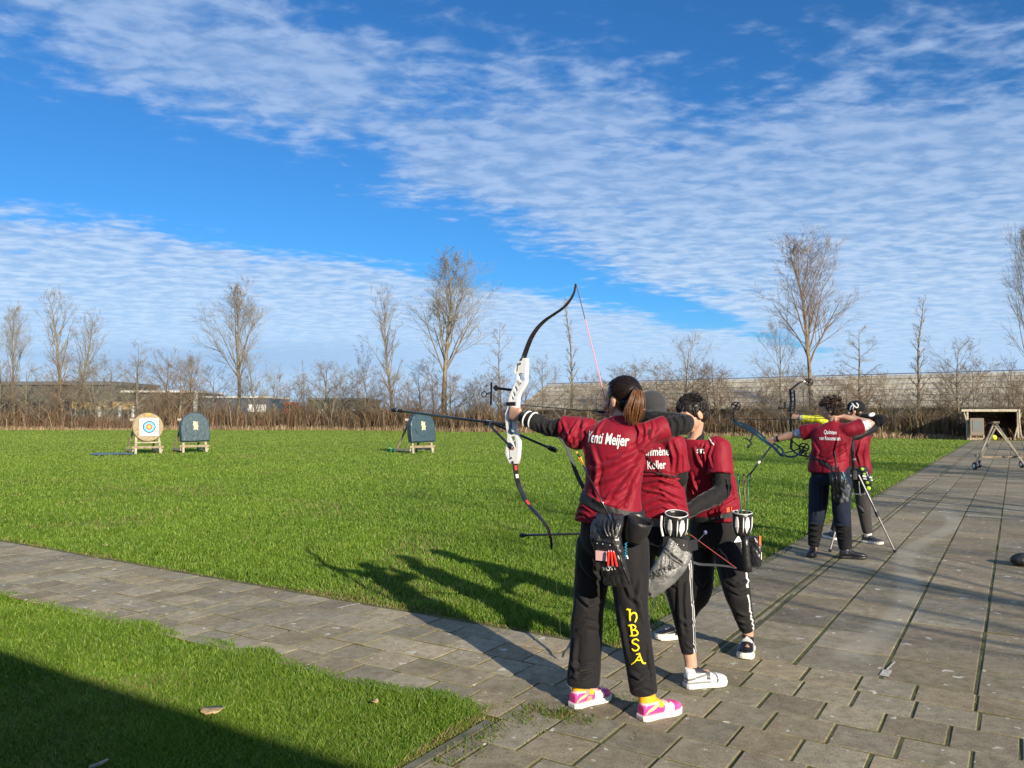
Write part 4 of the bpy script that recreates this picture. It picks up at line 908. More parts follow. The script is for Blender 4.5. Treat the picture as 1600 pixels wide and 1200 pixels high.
def person(label,J,sec,shirt_mat,group='archers at the shooting line',legr=None,sleeve=.62,sleeve_r=(.070,.074,.080),armr=(.047,.040,.030),under=(True,True),under_to=(1.0,1.0),vox=.006,hands=None,pants_m=None,pants_paint=None,sfold=(),pfold=(),face=True,seed=1,hem_extra=None,bare=(False,False),ankle_skin=False,extra_shirt=None,snoise=.0035,pants_z=None):
    pe=thing('person',label,'person',Vector((J['pel'].x,J['pel'].y,0)),group)
    c=J['head']; f,u=J['face'],J.get('hup',Vector((0,0,1))); s=J.get('hs',1.0)
    b=MB(); l,f,u=head_mesh(b,c,f,u,s)
    nb=J['neck']; b.loft([(nb-Vector((0,0,.05)),l*.058,f*.055),(nb,l*.055,f*.053),(nb.lerp(c-u*.06*s-f*.02*s,.6),l*.051,f*.052),(c-u*.035*s-f*.02*s,l*.050,f*.055)],16,2,3)
    # inner torso
    b.loft([(a,x*.86,y*.84) for a,x,y in sec],20,2.2,3)
    for q in 'LR':
        sh,el,wr=J['sh'+q],J['el'+q],J['wr'+q]; b.tube([sh,sh.lerp(el,.5),el,el.lerp(wr,.45),wr],[armr[0]*1.05,armr[0],armr[1],armr[1]*.98,armr[2]],12,smooth=3)
        hi,kn,an=J['hip'+q],J['kn'+q],J['an'+q]; b.tube([hi,hi.lerp(kn,.5),kn,kn.lerp(an,.3),an,an-Vector((0,0,.05))],[.078,.070,.052,.052,.036,.036],12,smooth=3)
        fd=J['ft'+q]; b.tube([Vector((an.x,an.y,.05)),Vector((an.x,an.y,.045))+nrm(fd)*.12],[.034,.028],8)
        if hands and hands.get(q): hand(b,wr,**hands[q])
    me=fuse(b,.0048 if vox<.0065 else .0055,3,.45); body=link('body',me,M['skin'],pe,smooth=True)
    if face:
        for q in (-1,1): MB().ell(c+(l*q*.030+f*.0875+u*.006)*s,(l*.012,f*.006,u*.006),10,6).build('eye',M['eye'],body,smooth=True)
        MB().tube([c+(l*-.024+f*.097-u*.058)*s,c+(f*.104-u*.057)*s,c+(l*.024+f*.097-u*.058)*s],.0035,6).build('lips',M['lip'],body,smooth=True)
    # undershirt sleeves
    for qi,q in enumerate('LR'):
        if not under[qi]: continue
        sh,el,wr=J['sh'+q],J['el'+q],J['wr'+q]; e=el.lerp(wr,under_to[qi]) if under_to[qi]>0 else sh.lerp(el,1+under_to[qi])
        m=MB()
        if under_to[qi]>0: m.tube([sh,sh.lerp(el,.5),el,el.lerp(e,.5),e],[armr[0]*1.25,armr[0]*1.22,armr[1]*1.25,armr[1]*1.18,(armr[2] if under_to[qi]>.9 else armr[1])*1.2],14,smooth=4)
        else: m.tube([sh,sh.lerp(e,.5),e],[armr[0]*1.25,armr[0]*1.22,armr[1]*1.3],14,smooth=4)
        me=fuse(m,.005,3); dq=(e-sh); folds(me,J.get('ufold'+q,[]),.0055,19,seed+qi); link('undershirt_sleeve',me,J.get('umat',[M['under'],M['under']])[qi],pe,smooth=True)
    # shirt
    m=MB(); m.loft(sec,30,2.25,4)
    for q in 'LR':
        sh,el=J['sh'+q],J['el'+q]; cc=sec[-3][0]; a=sh.lerp(cc,.35); e=sh.lerp(el,sleeve)
        m.tube([a,sh,sh.lerp(e,.5),e],[sleeve_r[0]*.95,sleeve_r[0],sleeve_r[1],sleeve_r[2]],18,smooth=4)
    if extra_shirt: extra_shirt(m)
    me=fuse(m,vox,6,.5); folds(me,sfold,snoise,10,seed)
    # open the hem and cuffs a little by pushing the flat ends inwards
    shirt=link('shirt',me,shirt_mat,pe,smooth=True); J['shirt']=me
    # collar
    k=MB(); n0=nb+Vector((0,0,.005)); rg=[]
    for dz,r_ in ((-.022,1.22),(.010,1.16),(.020,1.05),(.006,1.02),(-.02,1.03)):
        rg.append([n0+l*(math.cos(t)*.060*r_)+f*(math.sin(t)*.060*r_-.004)+Vector((0,0,dz-.022*max(0,math.sin(t)))) for t in [2*math.pi*i/20 for i in range(20)]])
    k.rings(rg,caps=False); k.build('collar',J.get('collar',shirt_mat),shirt,smooth=True)
    # trousers
    m=MB(); hx=(J['hipR']-J['hipL']); hxn=hx.normalized(); fw=Vector((-hxn.y,hxn.x,0))
    pc=J['pel']; m.loft([(pc+Vector((0,0,.11)),sec[1][1]*.90,sec[1][2]*.90),(pc+Vector((0,0,.02)),sec[1][1]*.97,sec[1][2]*.98),(pc-Vector((0,0,.06)),sec[1][1]*.93,sec[1][2]*.95),(pc-Vector((0,0,.11)),sec[1][1]*.6,sec[1][2]*.7)],22,2.2,3)
    lr=legr or {}
    for q in 'LR':
        hi,kn,an=J['hip'+q],J['kn'+q],J['an'+q]; r_=lr.get(q,(.100,.092,.078,.072,.068,.070)); end=an.lerp(kn,-.02) if not ankle_skin else an.lerp(kn,ankle_skin)
        hu=hi.lerp(pc,.45)+Vector((0,0,.07)); m.tube([hu,hi,hi.lerp(kn,.45),kn,kn.lerp(end,.35),kn.lerp(end,.75),end],[r_[0]*.55]+list(r_),18,smooth=4)
    me=fuse(m,.0065,14,.5); folds(me,pfold,.005,7,seed+5)
    paint(me,pants_paint or (lambda co,c:None),J.get('pcol',(.013,.0122,.0135))); J['pants']=me
    po=link('trousers',me,pants_m or M['pants'],pe,smooth=True)
    return pe,body,shirt,po,(l,f,u)
def stripes(Lst):
    """Lst: list of (p0,p1,dir,width,colour): bands running along the outside of a leg"""
    def fn(co,c):
        for p0,p1,dr,w_,colr in Lst:
            p0,p1=np.array(p0),np.array(p1); ab=p1-p0; t=((co-p0)@ab)/(ab@ab); rel=co-(p0+np.clip(t,0,1)[:,None]*ab); d=np.array(nrm(dr)); s=np.cross(ab/np.linalg.norm(ab),d)
            k=(t>0)&(t<1)&((rel@d)>.02)&(abs(rel@s)<w_); c[k,:3]=colr
    return fn
BLK=(.012,.012,.013)
def shoe_pink(q):
    t,s,z=q[:,0],q[:,1],q[:,2]; c=np.tile((.80,.06,.30),(len(q),1)); 
    wht=(.85,.78,.74); 
    k=z>.088; c[k]=(.95,.42,.02)
    k=(t>.80)&(z<.06); c[k]=(.80,.10,.34)
    k=(t>.34)&(t<.62)&(z>.055)&(z<.088)&(abs(s)<.55); c[k]=(.86,.70,.68)
    sw=.038+.055*np.clip((t-.08)/.5,0,1)**.6-.05*np.clip((t-.45)/.25,0,1)
    k=(abs(z-sw)<.009)&(t>.06)&(t<.62)&(abs(s)>.35); c[k]=(.92,.55,.30)
    k=(t>.5)&(t<.72)&(z>.03)&(abs(s)>.3)&(z<.07); c[k]=wht
    k=(abs(z-.085)<.005); c[k]=(.9,.5,.5)
    k=(abs(t-.42)<.05)&(z>.06)&(abs(s)>.3); c[k]=(.95,.42,.02)
    return c
def shoe_white(q):
    t,s,z=q[:,0],q[:,1],q[:,2]; c=np.tile((.78,.78,.76),(len(q),1))
    k=(z<.04)&(t<.55); c[k]=(.25,.26,.27)
    k=(abs(z-(.05+.06*t))<.007)&(t<.75); c[k]=(.18,.18,.19)
    k=(abs(t-.5)<.05)&(z>.05); c[k]=(.10,.10,.11); k=(abs(t-.70)<.025); c[k]=(.14,.14,.15)
    k=(z>.085)&(t>.2); c[k]=(.04,.04,.05); return c
def shoe_bw(q):
    t,s,z=q[:,0],q[:,1],q[:,2]; c=np.tile(BLK,(len(q),1))
    k=(abs(s)>.35)&(t>.1)&(t<.45)&(abs(z-.05)<.012); c[k]=(.75,.75,.74); k=(t>.55)&(z<.046); c[k]=(.70,.70,.68); k=(t>.42)&(t<.52)&(z>.075); c[k]=(.6,.6,.6); return c
def shoe_black(q):
    t,s,z=q[:,0],q[:,1],q[:,2]; c=np.tile((.014,.014,.018),(len(q),1)); k=(abs(t-.4)<.03)&(abs(s)<.4)&(z>.06); c[k]=(.20,.20,.22); return c
def shoe_grey(q):
    t,s,z=q[:,0],q[:,1],q[:,2]; c=np.tile((.05,.05,.055),(len(q),1)); k=(z<.045)&(t>.4); c[k]=(.30,.30,.28); return c
Zv=Vector((0,0,1))
# ---------------------------------------------------------------- 1: the archer at full draw
LAT=Vector((.84,-.54,0)).normalized(); BACK=Vector((-.54,-.84,0)).normalized(); AIM=Vector((-.80,.60,0)).normalized()
J=dict(ufoldR=[([(1052,650),(1062,662),(1058,678)],.008,.006),([(1062,645),(1072,657),(1070,672)],.007,.006),([(1045,648),(1050,665),(1046,684)],.007,.005)],ufoldL=[([(862,655),(858,668),(863,682)],.007,.005),([(852,652),(847,664),(852,676)],.007,.005),([(842,650),(838,660),(842,670)],.006,.004)],pel=P(955,838,4.20),hipL=P(931,850,4.27),hipR=P(982,850,4.13),knL=P(919,955,4.28),knR=P(988,955,4.10),anL=P(912,1068,4.27),anR=P(1006,1080,4.10),
 shL=P(906,669,4.33),shR=P(1006,678,4.11),elL=P(857,668,4.43),elR=P(1072,661,4.15),wrL=P(815,650,4.53),wrR=P(975,648,4.42),
 neck=P(968,657,4.22),head=P(972,625,4.25),face=Vector((-.60,.80,-.06)),ftL=Vector((.8,.6,0)),ftR=Vector((.87,.48,0)),hs=1.0)
sec=[(P(950,815,4.20),LAT*.184,BACK*.135),(P(953,795,4.20),LAT*.176,BACK*.128),(P(957,765,4.19),LAT*.152,BACK*.112),(P(960,730,4.19),LAT*.160,BACK*.115),(P(960,697,4.20),LAT*.172,BACK*.118),(P(961,675,4.20),LAT*.172,BACK*.10),(P(964,662,4.21),LAT*.125,BACK*.078),(P(967,652,4.22),LAT*.065,BACK*.062)]
sf=[([(925,665),(900,690),(892,700)],.012,.010),([(905,655),(893,675),(885,700)],.009,.009),([(878,655),(886,675),(893,697)],.008,.008),([(915,650),(908,680),(915,712)],.012,.010),
 ([(1030,675),(1000,700),(960,722),(925,735)],.014,.012),([(1020,690),(995,722),(960,745),(930,756)],.012,.010),([(1005,705),(985,745),(960,775)],.012,.012),([(1010,715),(992,750),(978,790)],.010,.012),([(1000,745),(985,775),(965,792)],.009,.009),
 ([(1004,655),(1010,672),(1008,690)],.007,.008),([(992,658),(1000,675),(996,692)],.007,.007),([(1018,655),(1022,668),(1016,684)],.007,.007),([(935,738),(930,760),(935,785)],.010,.007),([(925,700),(935,730),(930,755)],.012,.008),
 ([(940,790),(955,770),(985,757)],.010,.007),([(918,775),(940,786),(965,790)],.010,.007),([(898,805),(910,800),(925,812)],.006,.008),([(897,812),(912,808),(925,818)],.005,.007),([(900,795),(912,790),(925,800)],.006,.007),([(945,655),(935,670),(930,690)],.008,.006),([(985,700),(970,712),(950,716)],.009,.006)]
pf=[([(908,880),(925,900),(945,905)],.014,.012),([(905,930),(920,945),(938,940)],.012,.012),([(903,985),(915,975),(935,980)],.012,.010),([(893,1035),(905,1045),(930,1040)],.012,.012),([(892,1055),(910,1060),(932,1052)],.010,.010),([(900,1000),(897,1030),(900,1060)],.012,.010),
 ([(975,900),(985,930),(1003,945)],.012,.009),([(968,950),(975,990),(982,1030)],.012,.008),([(1003,900),(995,935),(1005,970)],.012,.009),([(985,1050),(1000,1060),(1018,1050)],.010,.010),([(990,1075),(1005,1070),(1022,1078)],.009,.009),([(940,870),(950,890),(948,915)],.010,.009),([(1012,1000),(1014,1030),(1020,1062)],.008,.008)]
hands=dict(L=dict(d=(P(795,645,4.60)-J['wrL']),n=Vector((.35,.35,-.25))+LAT*.3,th=Zv,curl=(80,82,85,90),thumb=(70,60),tx=.1),R=dict(d=-LAT*.6+Vector((0,0,.05)),n=Vector((-.3,-.5,0)),th=Zv*-1,curl=(70,75,80,85)))
hands['L']['n']=Vector((.55,-.55,0))*-1 if False else -BACK
p1,body,shirt,po,(l,f,u)=person('ponytailed archer at full draw in crimson jersey, black trousers and pink high tops',J,sec,M['shirt'],
 legr=dict(L=(.108,.100,.088,.086,.088,.088),R=(.108,.100,.086,.080,.074,.072)),sleeve=.52,sleeve_r=(.060,.064,.070),armr=(.044,.040,.031),hands=hands,sfold=sf,pfold=pf,seed=3,
 extra_shirt=lambda m:(m.ell(P(900,682,4.31),((.075,0,0),(0,.07,0),(0,0,.075))),m.ell(P(1000,690,4.12),((.075,0,0),(0,.07,0),(0,0,.070)))))
sh1_me=J['shirt']; pants1_me=J['pants']; J1=J
lettering('Yenti Meijer',shirt,sh1_me,(917,690),(983,697),M['letter'],.020,name='name_print',hfrac=1.7)
shoe(p1,P(893,1100,4.23),Vector((.82,.57,0)),.265,J['anL'],shoe_pink,.125); shoe(p1,P(1000,1118,4.06),Vector((.86,.50,0)),.265,J['anR'],shoe_pink,.125)
# leg print, uncial letters drawn as strokes
def strokes_on(mesh,parent,m,strk,w,name):
    bv=bvh_of(mesh); mb=MB()
    for pl in strk:
        pts=[];ns=[];q=crom([Vector((a,b,0)) for a,b in pl[0]],4) if len(pl[0])>2 else [Vector((*pl[0][0],0)).lerp(Vector((*pl[0][1],0)),t/4) for t in range(5)]
        for p in q:
            h,n_=cast(bv,p.x,p.y)
            if h is not None: pts.append(h+n_*.003); ns.append(n_)
        if len(pts)>1: mb.ribbon(pts,[pl[1]*(.85+.3*math.sin(math.pi*i/(len(pts)-1))) for i in range(len(pts))],ns)
    return mb.build(name,m,parent)
HB=[([(980,951),(984,954),(984.5,965),(985,970)],.008),([(979,952),(986,952)],.005),([(984.5,962),(989,957),(993,959),(994,966),(992,972)],.007),
    ([(983,977),(986,978),(987,985),(988,992)],.008),([(982,977),(989,976),(993,979),(991,983),(987,984)],.006),([(987,984),(993,984),(996,988),(994,992),(985,993)],.007),
    ([(998,1001),(994,998),(989,1000),(989,1004),(995,1007),(998,1011),(996,1015),(991,1016),(988,1013)],.007),
    ([(1000,1021),(996,1028),(992,1034),(987,1038)],.005),([(999,1021),(1001,1028),(1004,1035),(1008,1036)],.008),([(993,1031),(1002,1031)],.005),([(994,1022),(1000,1020)],.005)]
strokes_on(pants1_me,po,M['yellow'],HB,.008,'leg_print')
# hair: shell, strands swept to the tie, ponytail
c=J['head']; tie=P(992,609,4.13)
hs=hair_shell(c,l,f,u,1.0,.004); me=fuse(hs,.005,4); hr=link('hair',me,M['hairb'],p1,smooth=True)
rh=random.Random(8); mb=MB(); ctr=c-f*.016+u*.036
def onhead(v_,g_=.0): return ctr+l*(v_.dot(l)*(.083+g_))+f*(v_.dot(f)*(.101+g_))+u*(v_.dot(u)*(.090+g_))
tv=Vector(((tie-ctr).dot(l),(tie-ctr).dot(f),(tie-ctr).dot(u))); tvw=(tie-ctr).normalized()
for i in range(1100):
    th=rh.uniform(0,2*math.pi); z=rh.uniform(-.95,1); q=math.sqrt(1-z*z); v_=(l*(math.cos(th)*q)+f*(math.sin(th)*q)+u*z)
    if v_.dot(f)>.45 and v_.dot(u)<.5: continue
    if v_.dot(f)>.2 and v_.dot(u)<-.1: continue
    pts=[]; hof=abs(rh.gauss(0,.0028))
    for k in range(7):
        t=k/6; w=(v_*(1-t)+tvw*t+u*.10*math.sin(math.pi*t)+l*rh.gauss(0,.012)).normalized(); pts.append(onhead(w,hof+.0015*rh.random()+(-.012 if (w.dot(u)<-.5) else 0)))
    pts.append(tie+Vector((rh.gauss(0,.004),rh.gauss(0,.004),rh.gauss(0,.004)))); mb.tube(pts,[.001]+[.0019]*5+[.0016,.001],4,caps=False)
mb.build('combed_strands',M['hairb'],hr,smooth=True)
mb=MB(); tl=[(992,609,4.12),(996,612,4.08),(993,628,4.065),(990,645,4.07),(989,659,4.08)]
T3=[P(*a) for a in tl]
for i in range(760):
    mb.cur=1 if rh.random()<.38 else 0; a=rh.gauss(0,1); b=rh.gauss(0,1); n_=1-max(0,rh.gauss(.06,.08)); pts=[]
    for k,p in enumerate(T3):
        sp=(.004,.010,.016,.019,.014)[k]; pts.append(p+Vector((a*sp*.85,b*sp*.7,0))+Vector((rh.gauss(0,.0015),rh.gauss(0,.0015),(rh.gauss(0,.008) if k==4 else 0))))
    pts[-1]=pts[-2].lerp(pts[-1],n_); mb.tube(pts,[.0016,.0018,.0017,.0014,.0005],4,smooth=2,caps=False)
mb.build('ponytail',[M['hairlit'],M['haird']],hr,smooth=True)  # golden sunlight on the tail is put into its lighter strand colour
MB().tube([tie+Vector((.012*math.cos(t),.004,.014*math.sin(t)))+(T3[1]-T3[0])*.3 for t in [i*math.pi/5 for i in range(11)]],.005,6).build('hair_tie',M['strap'],hr,smooth=True)
mb=MB()
for i in range(26): 
    q=onhead((f*.35+u*(-.35-.1*rh.random())+l*(.9)).normalized()*1.0); 
    mb.tube([q,q+f*.012-u*.03+l*.003,q+f*rh.uniform(0,.02)-u*.07+l*rh.uniform(0,.01)],[.0012,.001,.0006],3,caps=False)
mb.build('loose_strands',M['hairm'],hr)
# arm guard rings on the bow arm
ag=MB()
for (px,py,Y) in ((824,655,4.495),(833,657,4.475)):
    a=P(px,py,Y); d=(J['elL']-J['wrL']).normalized(); x,y,_=frame(d,(0,0,1)); ag.tube([a+x*(.047*math.cos(t))+y*(.047*math.sin(t)) for t in [i*2*math.pi/18 for i in range(19)]],.005,6)
ag.build('arm_guard_band',M['whitep'],p1,smooth=True)
MB().tube([J['wrL'].lerp(J['elL'],.08),J['wrL'].lerp(J['elL'],.75)],[.043,.052],14).build('arm_guard',M['under'],p1,smooth=True)
# belt
def belt(parent,sec_c,cloths,m,name='belt',tilt=0,h=.045,lat=LAT,bk=BACK,off=.006):
    mb=MB(); rg=[]; bvs=[bvh_of(x) for x in cloths]
    for dz,g_ in ((-h/2,0),(-h/2,.006),(0,.008),(h/2,.006),(h/2,0)):
        r_=[]
        for i in range(48):
            t=2*math.pi*i/48; d=(lat*math.cos(t)+bk*math.sin(t)).normalized(); o_=sec_c+Zv*(dz+tilt*math.cos(t)); best=.10
            for bv in bvs:
                h_=bv.ray_cast(o_+d*.5,-d,.5)
                if h_[0] is not None: best=max(best,.5-h_[3])
            r_.append(o_+d*(best+off+g_-.002))
        rg.append(r_)
    rg.append(rg[0]); mb.rings(rg,caps=False); return mb.build(name,m,parent,smooth=False)
belt(p1,P(956,789,4.19),[sh1_me,pants1_me],M['strap'],tilt=-.048,h=.050)
# ---------------------------------------------------------------- 2: archer with the grey beanie, back turned, behind the first
J=dict(pel=P(1027,835,4.76),hipL=P(1003,850,4.86),hipR=P(1052,850,4.66),knL=P(992,938,4.95),knR=P(1064,938,4.62),anL=P(990,1012,5.0),anR=P(1079,1032,4.60),
 shL=P(985,695,4.88),shR=P(1053,693,4.66),elL=P(958,752,4.98),elR=P(1061,752,4.70),wrL=P(944,815,5.05),wrR=P(1020,788,4.98),
 neck=P(1016,676,4.78),head=P(1014,642,4.82),face=(AIM+Vector((0,0,-.25))).normalized(),ftL=Vector((.3,.9,0)),ftR=Vector((.9,.35,0)),hs=.97)
sec=[(P(1030,808,4.75),LAT*.180,BACK*.138),(P(1028,790,4.75),LAT*.176,BACK*.132),(P(1027,765,4.76),LAT*.165,BACK*.120),(P(1024,738,4.76),LAT*.168,BACK*.122),(P(1021,712,4.77),LAT*.180,BACK*.122),(P(1019,693,4.77),LAT*.172,BACK*.105),(P(1017,683,4.78),LAT*.120,BACK*.082),(P(1016,675,4.78),LAT*.065,BACK*.062)]
sf=[([(1000,755),(1030,748),(1062,760)],.010,.010),([(1000,775),(1030,762),(1068,778)],.010,.011),([(1002,792),(1030,778),(1072,790)],.010,.011),([(1005,765),(1035,770),(1070,800)],.009,.009),([(1000,742),(1030,741),(1060,748)],.007,.010),([(1010,800),(1035,790),(1060,802)],.009,.009),
 ([(1055,690),(1062,710),(1060,735)],.010,.008),([(1045,692),(1052,715),(1050,738)],.009,.007),([(1062,695),(1068,715),(1068,735)],.007,.006),([(1040,757),(1055,752),(1064,745)],.008,.007)]
pf=[([(1060,900),(1062,950),(1066,990)],.012,.010),([(1075,900),(1070,940),(1074,985)],.010,.008),([(1045,900),(1055,915),(1075,905)],.012,.009),([(1060,960),(1072,975),(1088,970)],.010,.007),([(1072,1005),(1080,1012),(1090,1006)],.008,.006)]
hands=dict(L=dict(d=Vector((-.3,.2,-1)),n=-BACK,th=AIM,curl=(75,78,80,85),thumb=(60,50),tx=.2),R=dict(d=Vector((-.5,.6,-.3)),n=Vector((0,0,-1)),th=-LAT,curl=(50,55,60,60)))
kx=(J['hipR']-J['hipL']).normalized()
p2,body2,shirt2,po2,(l,f,u)=person('archer in a grey beanie and crimson jersey standing back turned just behind the ponytailed archer',J,sec,M['shirt'],legr=dict(L=(.098,.09,.07,.06,.05,.047),R=(.100,.100,.074,.064,.052,.047)),
 sleeve=.72,sleeve_r=(.066,.070,.076),armr=(.042,.038,.029),hands=hands,sfold=sf,pfold=pf,seed=11,ankle_skin=.12,
 pants_paint=stripes([(J['hipR']-Zv*.10,J['anR'],LAT+BACK*.15,.0035,(.60,.60,.60)),(J['hipR']-Zv*.10+BACK*.018,J['anR']+BACK*.018,LAT+BACK*.15,.0025,(.60,.60,.60))]))
me2=J['shirt']; lettering('Chimène',shirt2,me2,(1005,712),(1046,711),M['letter'],.016,name='name_print',hfrac=1.6); lettering('Koller',shirt2,me2,(1012,733),(1041,732),M['letter'],.016,name='surname_print',hfrac=1.6)
J2=J
c=J['head']; m=hair_shell(c,l,f,u,.97,.010); me=fuse(m,.005,6); bn=link('beanie',me,mat('grey knit',(.032,.033,.036),.9,bump=.8,bs=120,bdist=.004,sheen=.3),p2,smooth=True)
MB().loft([(J['neck']-Zv*.01,LAT*.075,BACK*.075),(J['neck']+Zv*.05,LAT*.070,BACK*.070),(J['neck']+Zv*.085,LAT*.066,BACK*.070)],18,2,3).build('neck_warmer',mat('grey fleece',(.10,.10,.105),.95,bump=.6,bs=60),p2,smooth=True)
shoe(p2,P(1070,1069,4.54),Vector((.92,.25,0)),.262,J['anR'],shoe_white,.105,sole=mat('grey white sole',(.62,.62,.61),.5)); shoe(p2,Vector((J['anL'].x-.01,J['anL'].y-.06,0)),Vector((.15,.95,0)),.262,J['anL'],shoe_white,.105)
# chest guard strap across the back and a bow sling cord
def on_cloth(parent,meshes,pl,w_,m,name,off=.004,sub=8,round_=False):
    bvs=[bvh_of(x) for x in meshes]; pts=[];ns=[]
    for (a,b),(c_,d) in zip(pl,pl[1:]):
        for k in range(sub):
            t=k/(sub-1); best=None
            for bv in bvs:
                h,n_=cast(bv,a+(c_-a)*t,b+(d-b)*t)
                if h is not None and (best is None or h.y<best[0].y): best=(h,n_)
            if best and (not pts or (best[0]-pts[-1]).length>.004): pts.append(best[0]+best[1]*off); ns.append(best[1])
    mb=MB()
    if round_: mb.tube(pts,w_,6)
    else: mb.ribbon(pts,w_,ns)
    return mb.build(name,m,parent)
on_cloth(p2,[me2],[(1000,734),(1025,740),(1045,744),(1064,747)],.010,M['strap'],'chest_guard_strap'); on_cloth(p2,[me2],[(1009,711),(1020,724),(1035,742)],.006,M['strap'],'shoulder_strap')
belt(p2,P(1030,812,4.75),[me2,J['pants']],M['greybag'],tilt=0,h=.05)
# ---------------------------------------------------------------- 3: archer facing the camera with lowered head
FC=Vector((-.55,-.83,0)).normalized(); LT=Vector((.83,-.55,0)).normalized()   # body faces FC; LT = his left (picture right)
J=dict(collar=M['under'],pel=P(1117,830,5.36),hipL=P(1136,848,5.30),hipR=P(1098,848,5.46),knL=P(1152,925,5.14),knR=P(1094,925,5.42),anL=P(1168,982,5.22),anR=P(1064,978,5.55),
 shL=P(1124,700,5.20),shR=P(1064,702,5.42),elL=P(1127,768,5.12),elR=P(1058,768,5.30),wrL=P(1070,802,4.95),wrR=P(1062,806,5.02),
 neck=P(1084,687,5.26),head=P(1081,647,5.22),face=(Vector((-.85,-.30,-.48))).normalized(),hup=Vector((-.35,-.12,.9)),ftL=Vector((-.3,-.9,0)),ftR=Vector((-.9,-.2,0)),hs=1.0)
sec=[(P(1119,812,5.35),LT*.176,FC*.135),(P(1116,792,5.35),LT*.178,FC*.135),(P(1110,765,5.35),LT*.180,FC*.130),(P(1102,737,5.33),LT*.190,FC*.128),(P(1096,715,5.31),LT*.196,FC*.125),(P(1091,700,5.29),LT*.180,FC*.108),(P(1087,692,5.27),LT*.120,FC*.082),(P(1085,686,5.26),LT*.068,FC*.066)]
sf=[([(1085,700),(1092,720),(1105,740)],.010,.010),([(1105,688),(1100,708),(1104,728)],.008,.009),([(1115,690),(1108,712),(1112,730)],.008,.008),([(1098,690),(1094,705),(1098,722)],.007,.007),([(1140,740),(1146,765),(1150,790)],.012,.008),([(1095,800),(1120,792),(1148,776)],.010,.010),([(1110,808),(1130,800),(1150,790)],.009,.009),([(1080,740),(1086,760),(1096,775)],.010,.010),([(1078,752),(1084,772),(1090,790)],.008,.008)]
pf=[([(1130,870),(1140,900),(1160,915)],.014,.010),([(1135,905),(1150,915),(1175,905)],.012,.011),([(1140,920),(1155,928),(1177,922)],.010,.010),([(1150,955),(1165,962),(1180,955)],.009,.009),([(1150,967),(1165,973),(1180,968)],.008,.009),([(1152,977),(1166,982),(1181,976)],.007,.008),([(1090,900),(1097,915),(1105,905)],.010,.009),([(1110,850),(1115,865),(1125,860)],.012,.008)]
hands=dict(L=dict(d=P(1055,808,4.93)-J['wrL'],n=Vector((0,0,-1)),th=Vector((0,-1,0)),curl=(45,50,55,60)),R=dict(d=Vector((-.2,-.4,-.5)),n=LT,th=FC,curl=(60,65,70,70)))
p3,body3,shirt3,po3,(l,f,u)=person('dark haired archer facing the viewer with head bowed, hands low at the waist',J,sec,M['shirt'],legr=dict(L=(.105,.104,.086,.072,.058,.052),R=(.098,.092,.076,.064,.052,.048)),
 sleeve=.62,sleeve_r=(.078,.082,.086),armr=(.050,.046,.032),hands=hands,sfold=sf,pfold=pf,seed=21,
 pants_paint=stripes([(J['hipL']-Zv*.05,J['knL'],LT+FC*.4,.009,(.68,.68,.68)),(J['knL'],J['anL'],LT+FC*.4,.007,(.6,.6,.6))]))
me3=J['shirt']; J3=J
lettering('sfrt',shirt3,me3,(1089,708),(1101,708),M['letter'],.02,name='chest_logo',hfrac=1.5)
on_cloth(shirt3,[me3],[(1097,678),(1108,684),(1115,695)],.007,M['letter'],'shoulder_piping'); 0
messy_hair(J['head'],l,f,u,M['hairk'],p3,1.0,1300,.036,4,.22,name='hair')
on_cloth(p3,[me3,J['pants']],[(1085,812),(1110,812),(1135,806),(1160,798)],.035,M['strap'],'belt')
shoe(p3,Vector((J['anL'].x+.035,J['anL'].y+.09,0)),Vector((-.35,-.85,0)),.285,J['anL'],shoe_bw,.13,w=.05,sole=mat('cream sole',(.72,.70,.62),.5)); shoe(p3,Vector((J['anR'].x+.09,J['anR'].y+.03,0)),Vector((-.92,-.25,0)),.285,J['anR'],shoe_bw,.12)
tri=on_cloth(po3,[J['pants']],[(1149,842),(1153,842),(1157,842)],.004,M['letter'],'brand_triangle',.004)
bv=bvh_of(J['pants']); tp=[cast(bv,*q)[0] for q in ((1146,847),(1158,846),(1153,836))]
if all(t is not None for t in tp):
    me=bpy.data.meshes.new('t'); me.from_pydata([t+Vector((0,-.012,0)) for t in tp]+[t+Vector((0,-.009,0)) for t in tp],[],[(0,1,2),(5,4,3),(0,3,4,1),(1,4,5,2),(2,5,3,0)]); link('hip_logo',me,M['letter'],po3)
bpy.data.objects.remove(tri)
# ---------------------------------------------------------------- 4: archer in navy trousers drawing the blue compound bow
J=dict(pel=P(1298,742,8.75),hipL=P(1281,752,8.85),hipR=P(1314,752,8.68),knL=P(1277,800,8.82),knR=P(1315,800,8.66),anL=P(1271,853,8.80),anR=P(1321,857,8.62),
 shL=P(1273,672,8.88),shR=P(1326,672,8.62),elL=P(1240,679,9.02),elR=P(1361,662,8.60),wrL=P(1211,687,9.12),wrR=P(1316,651,8.72),
 neck=P(1301,661,8.74),head=P(1299,640,8.76),face=(AIM+Vector((0,0,-.12))).normalized(),ftL=Vector((-.5,-.75,0)),ftR=Vector((.9,-.05,0)),hs=1.0)
sec=[(P(1293,738,8.75),LAT*.215,BACK*.15),(P(1294,727,8.75),LAT*.210,BACK*.145),(P(1296,710,8.75),LAT*.200,BACK*.135),(P(1298,695,8.75),LAT*.205,BACK*.138),(P(1299,680,8.75),LAT*.212,BACK*.135),(P(1300,669,8.75),LAT*.190,BACK*.11),(P(1301,664,8.74),LAT*.12,BACK*.085),(P(1301,660,8.74),LAT*.07,BACK*.066)]
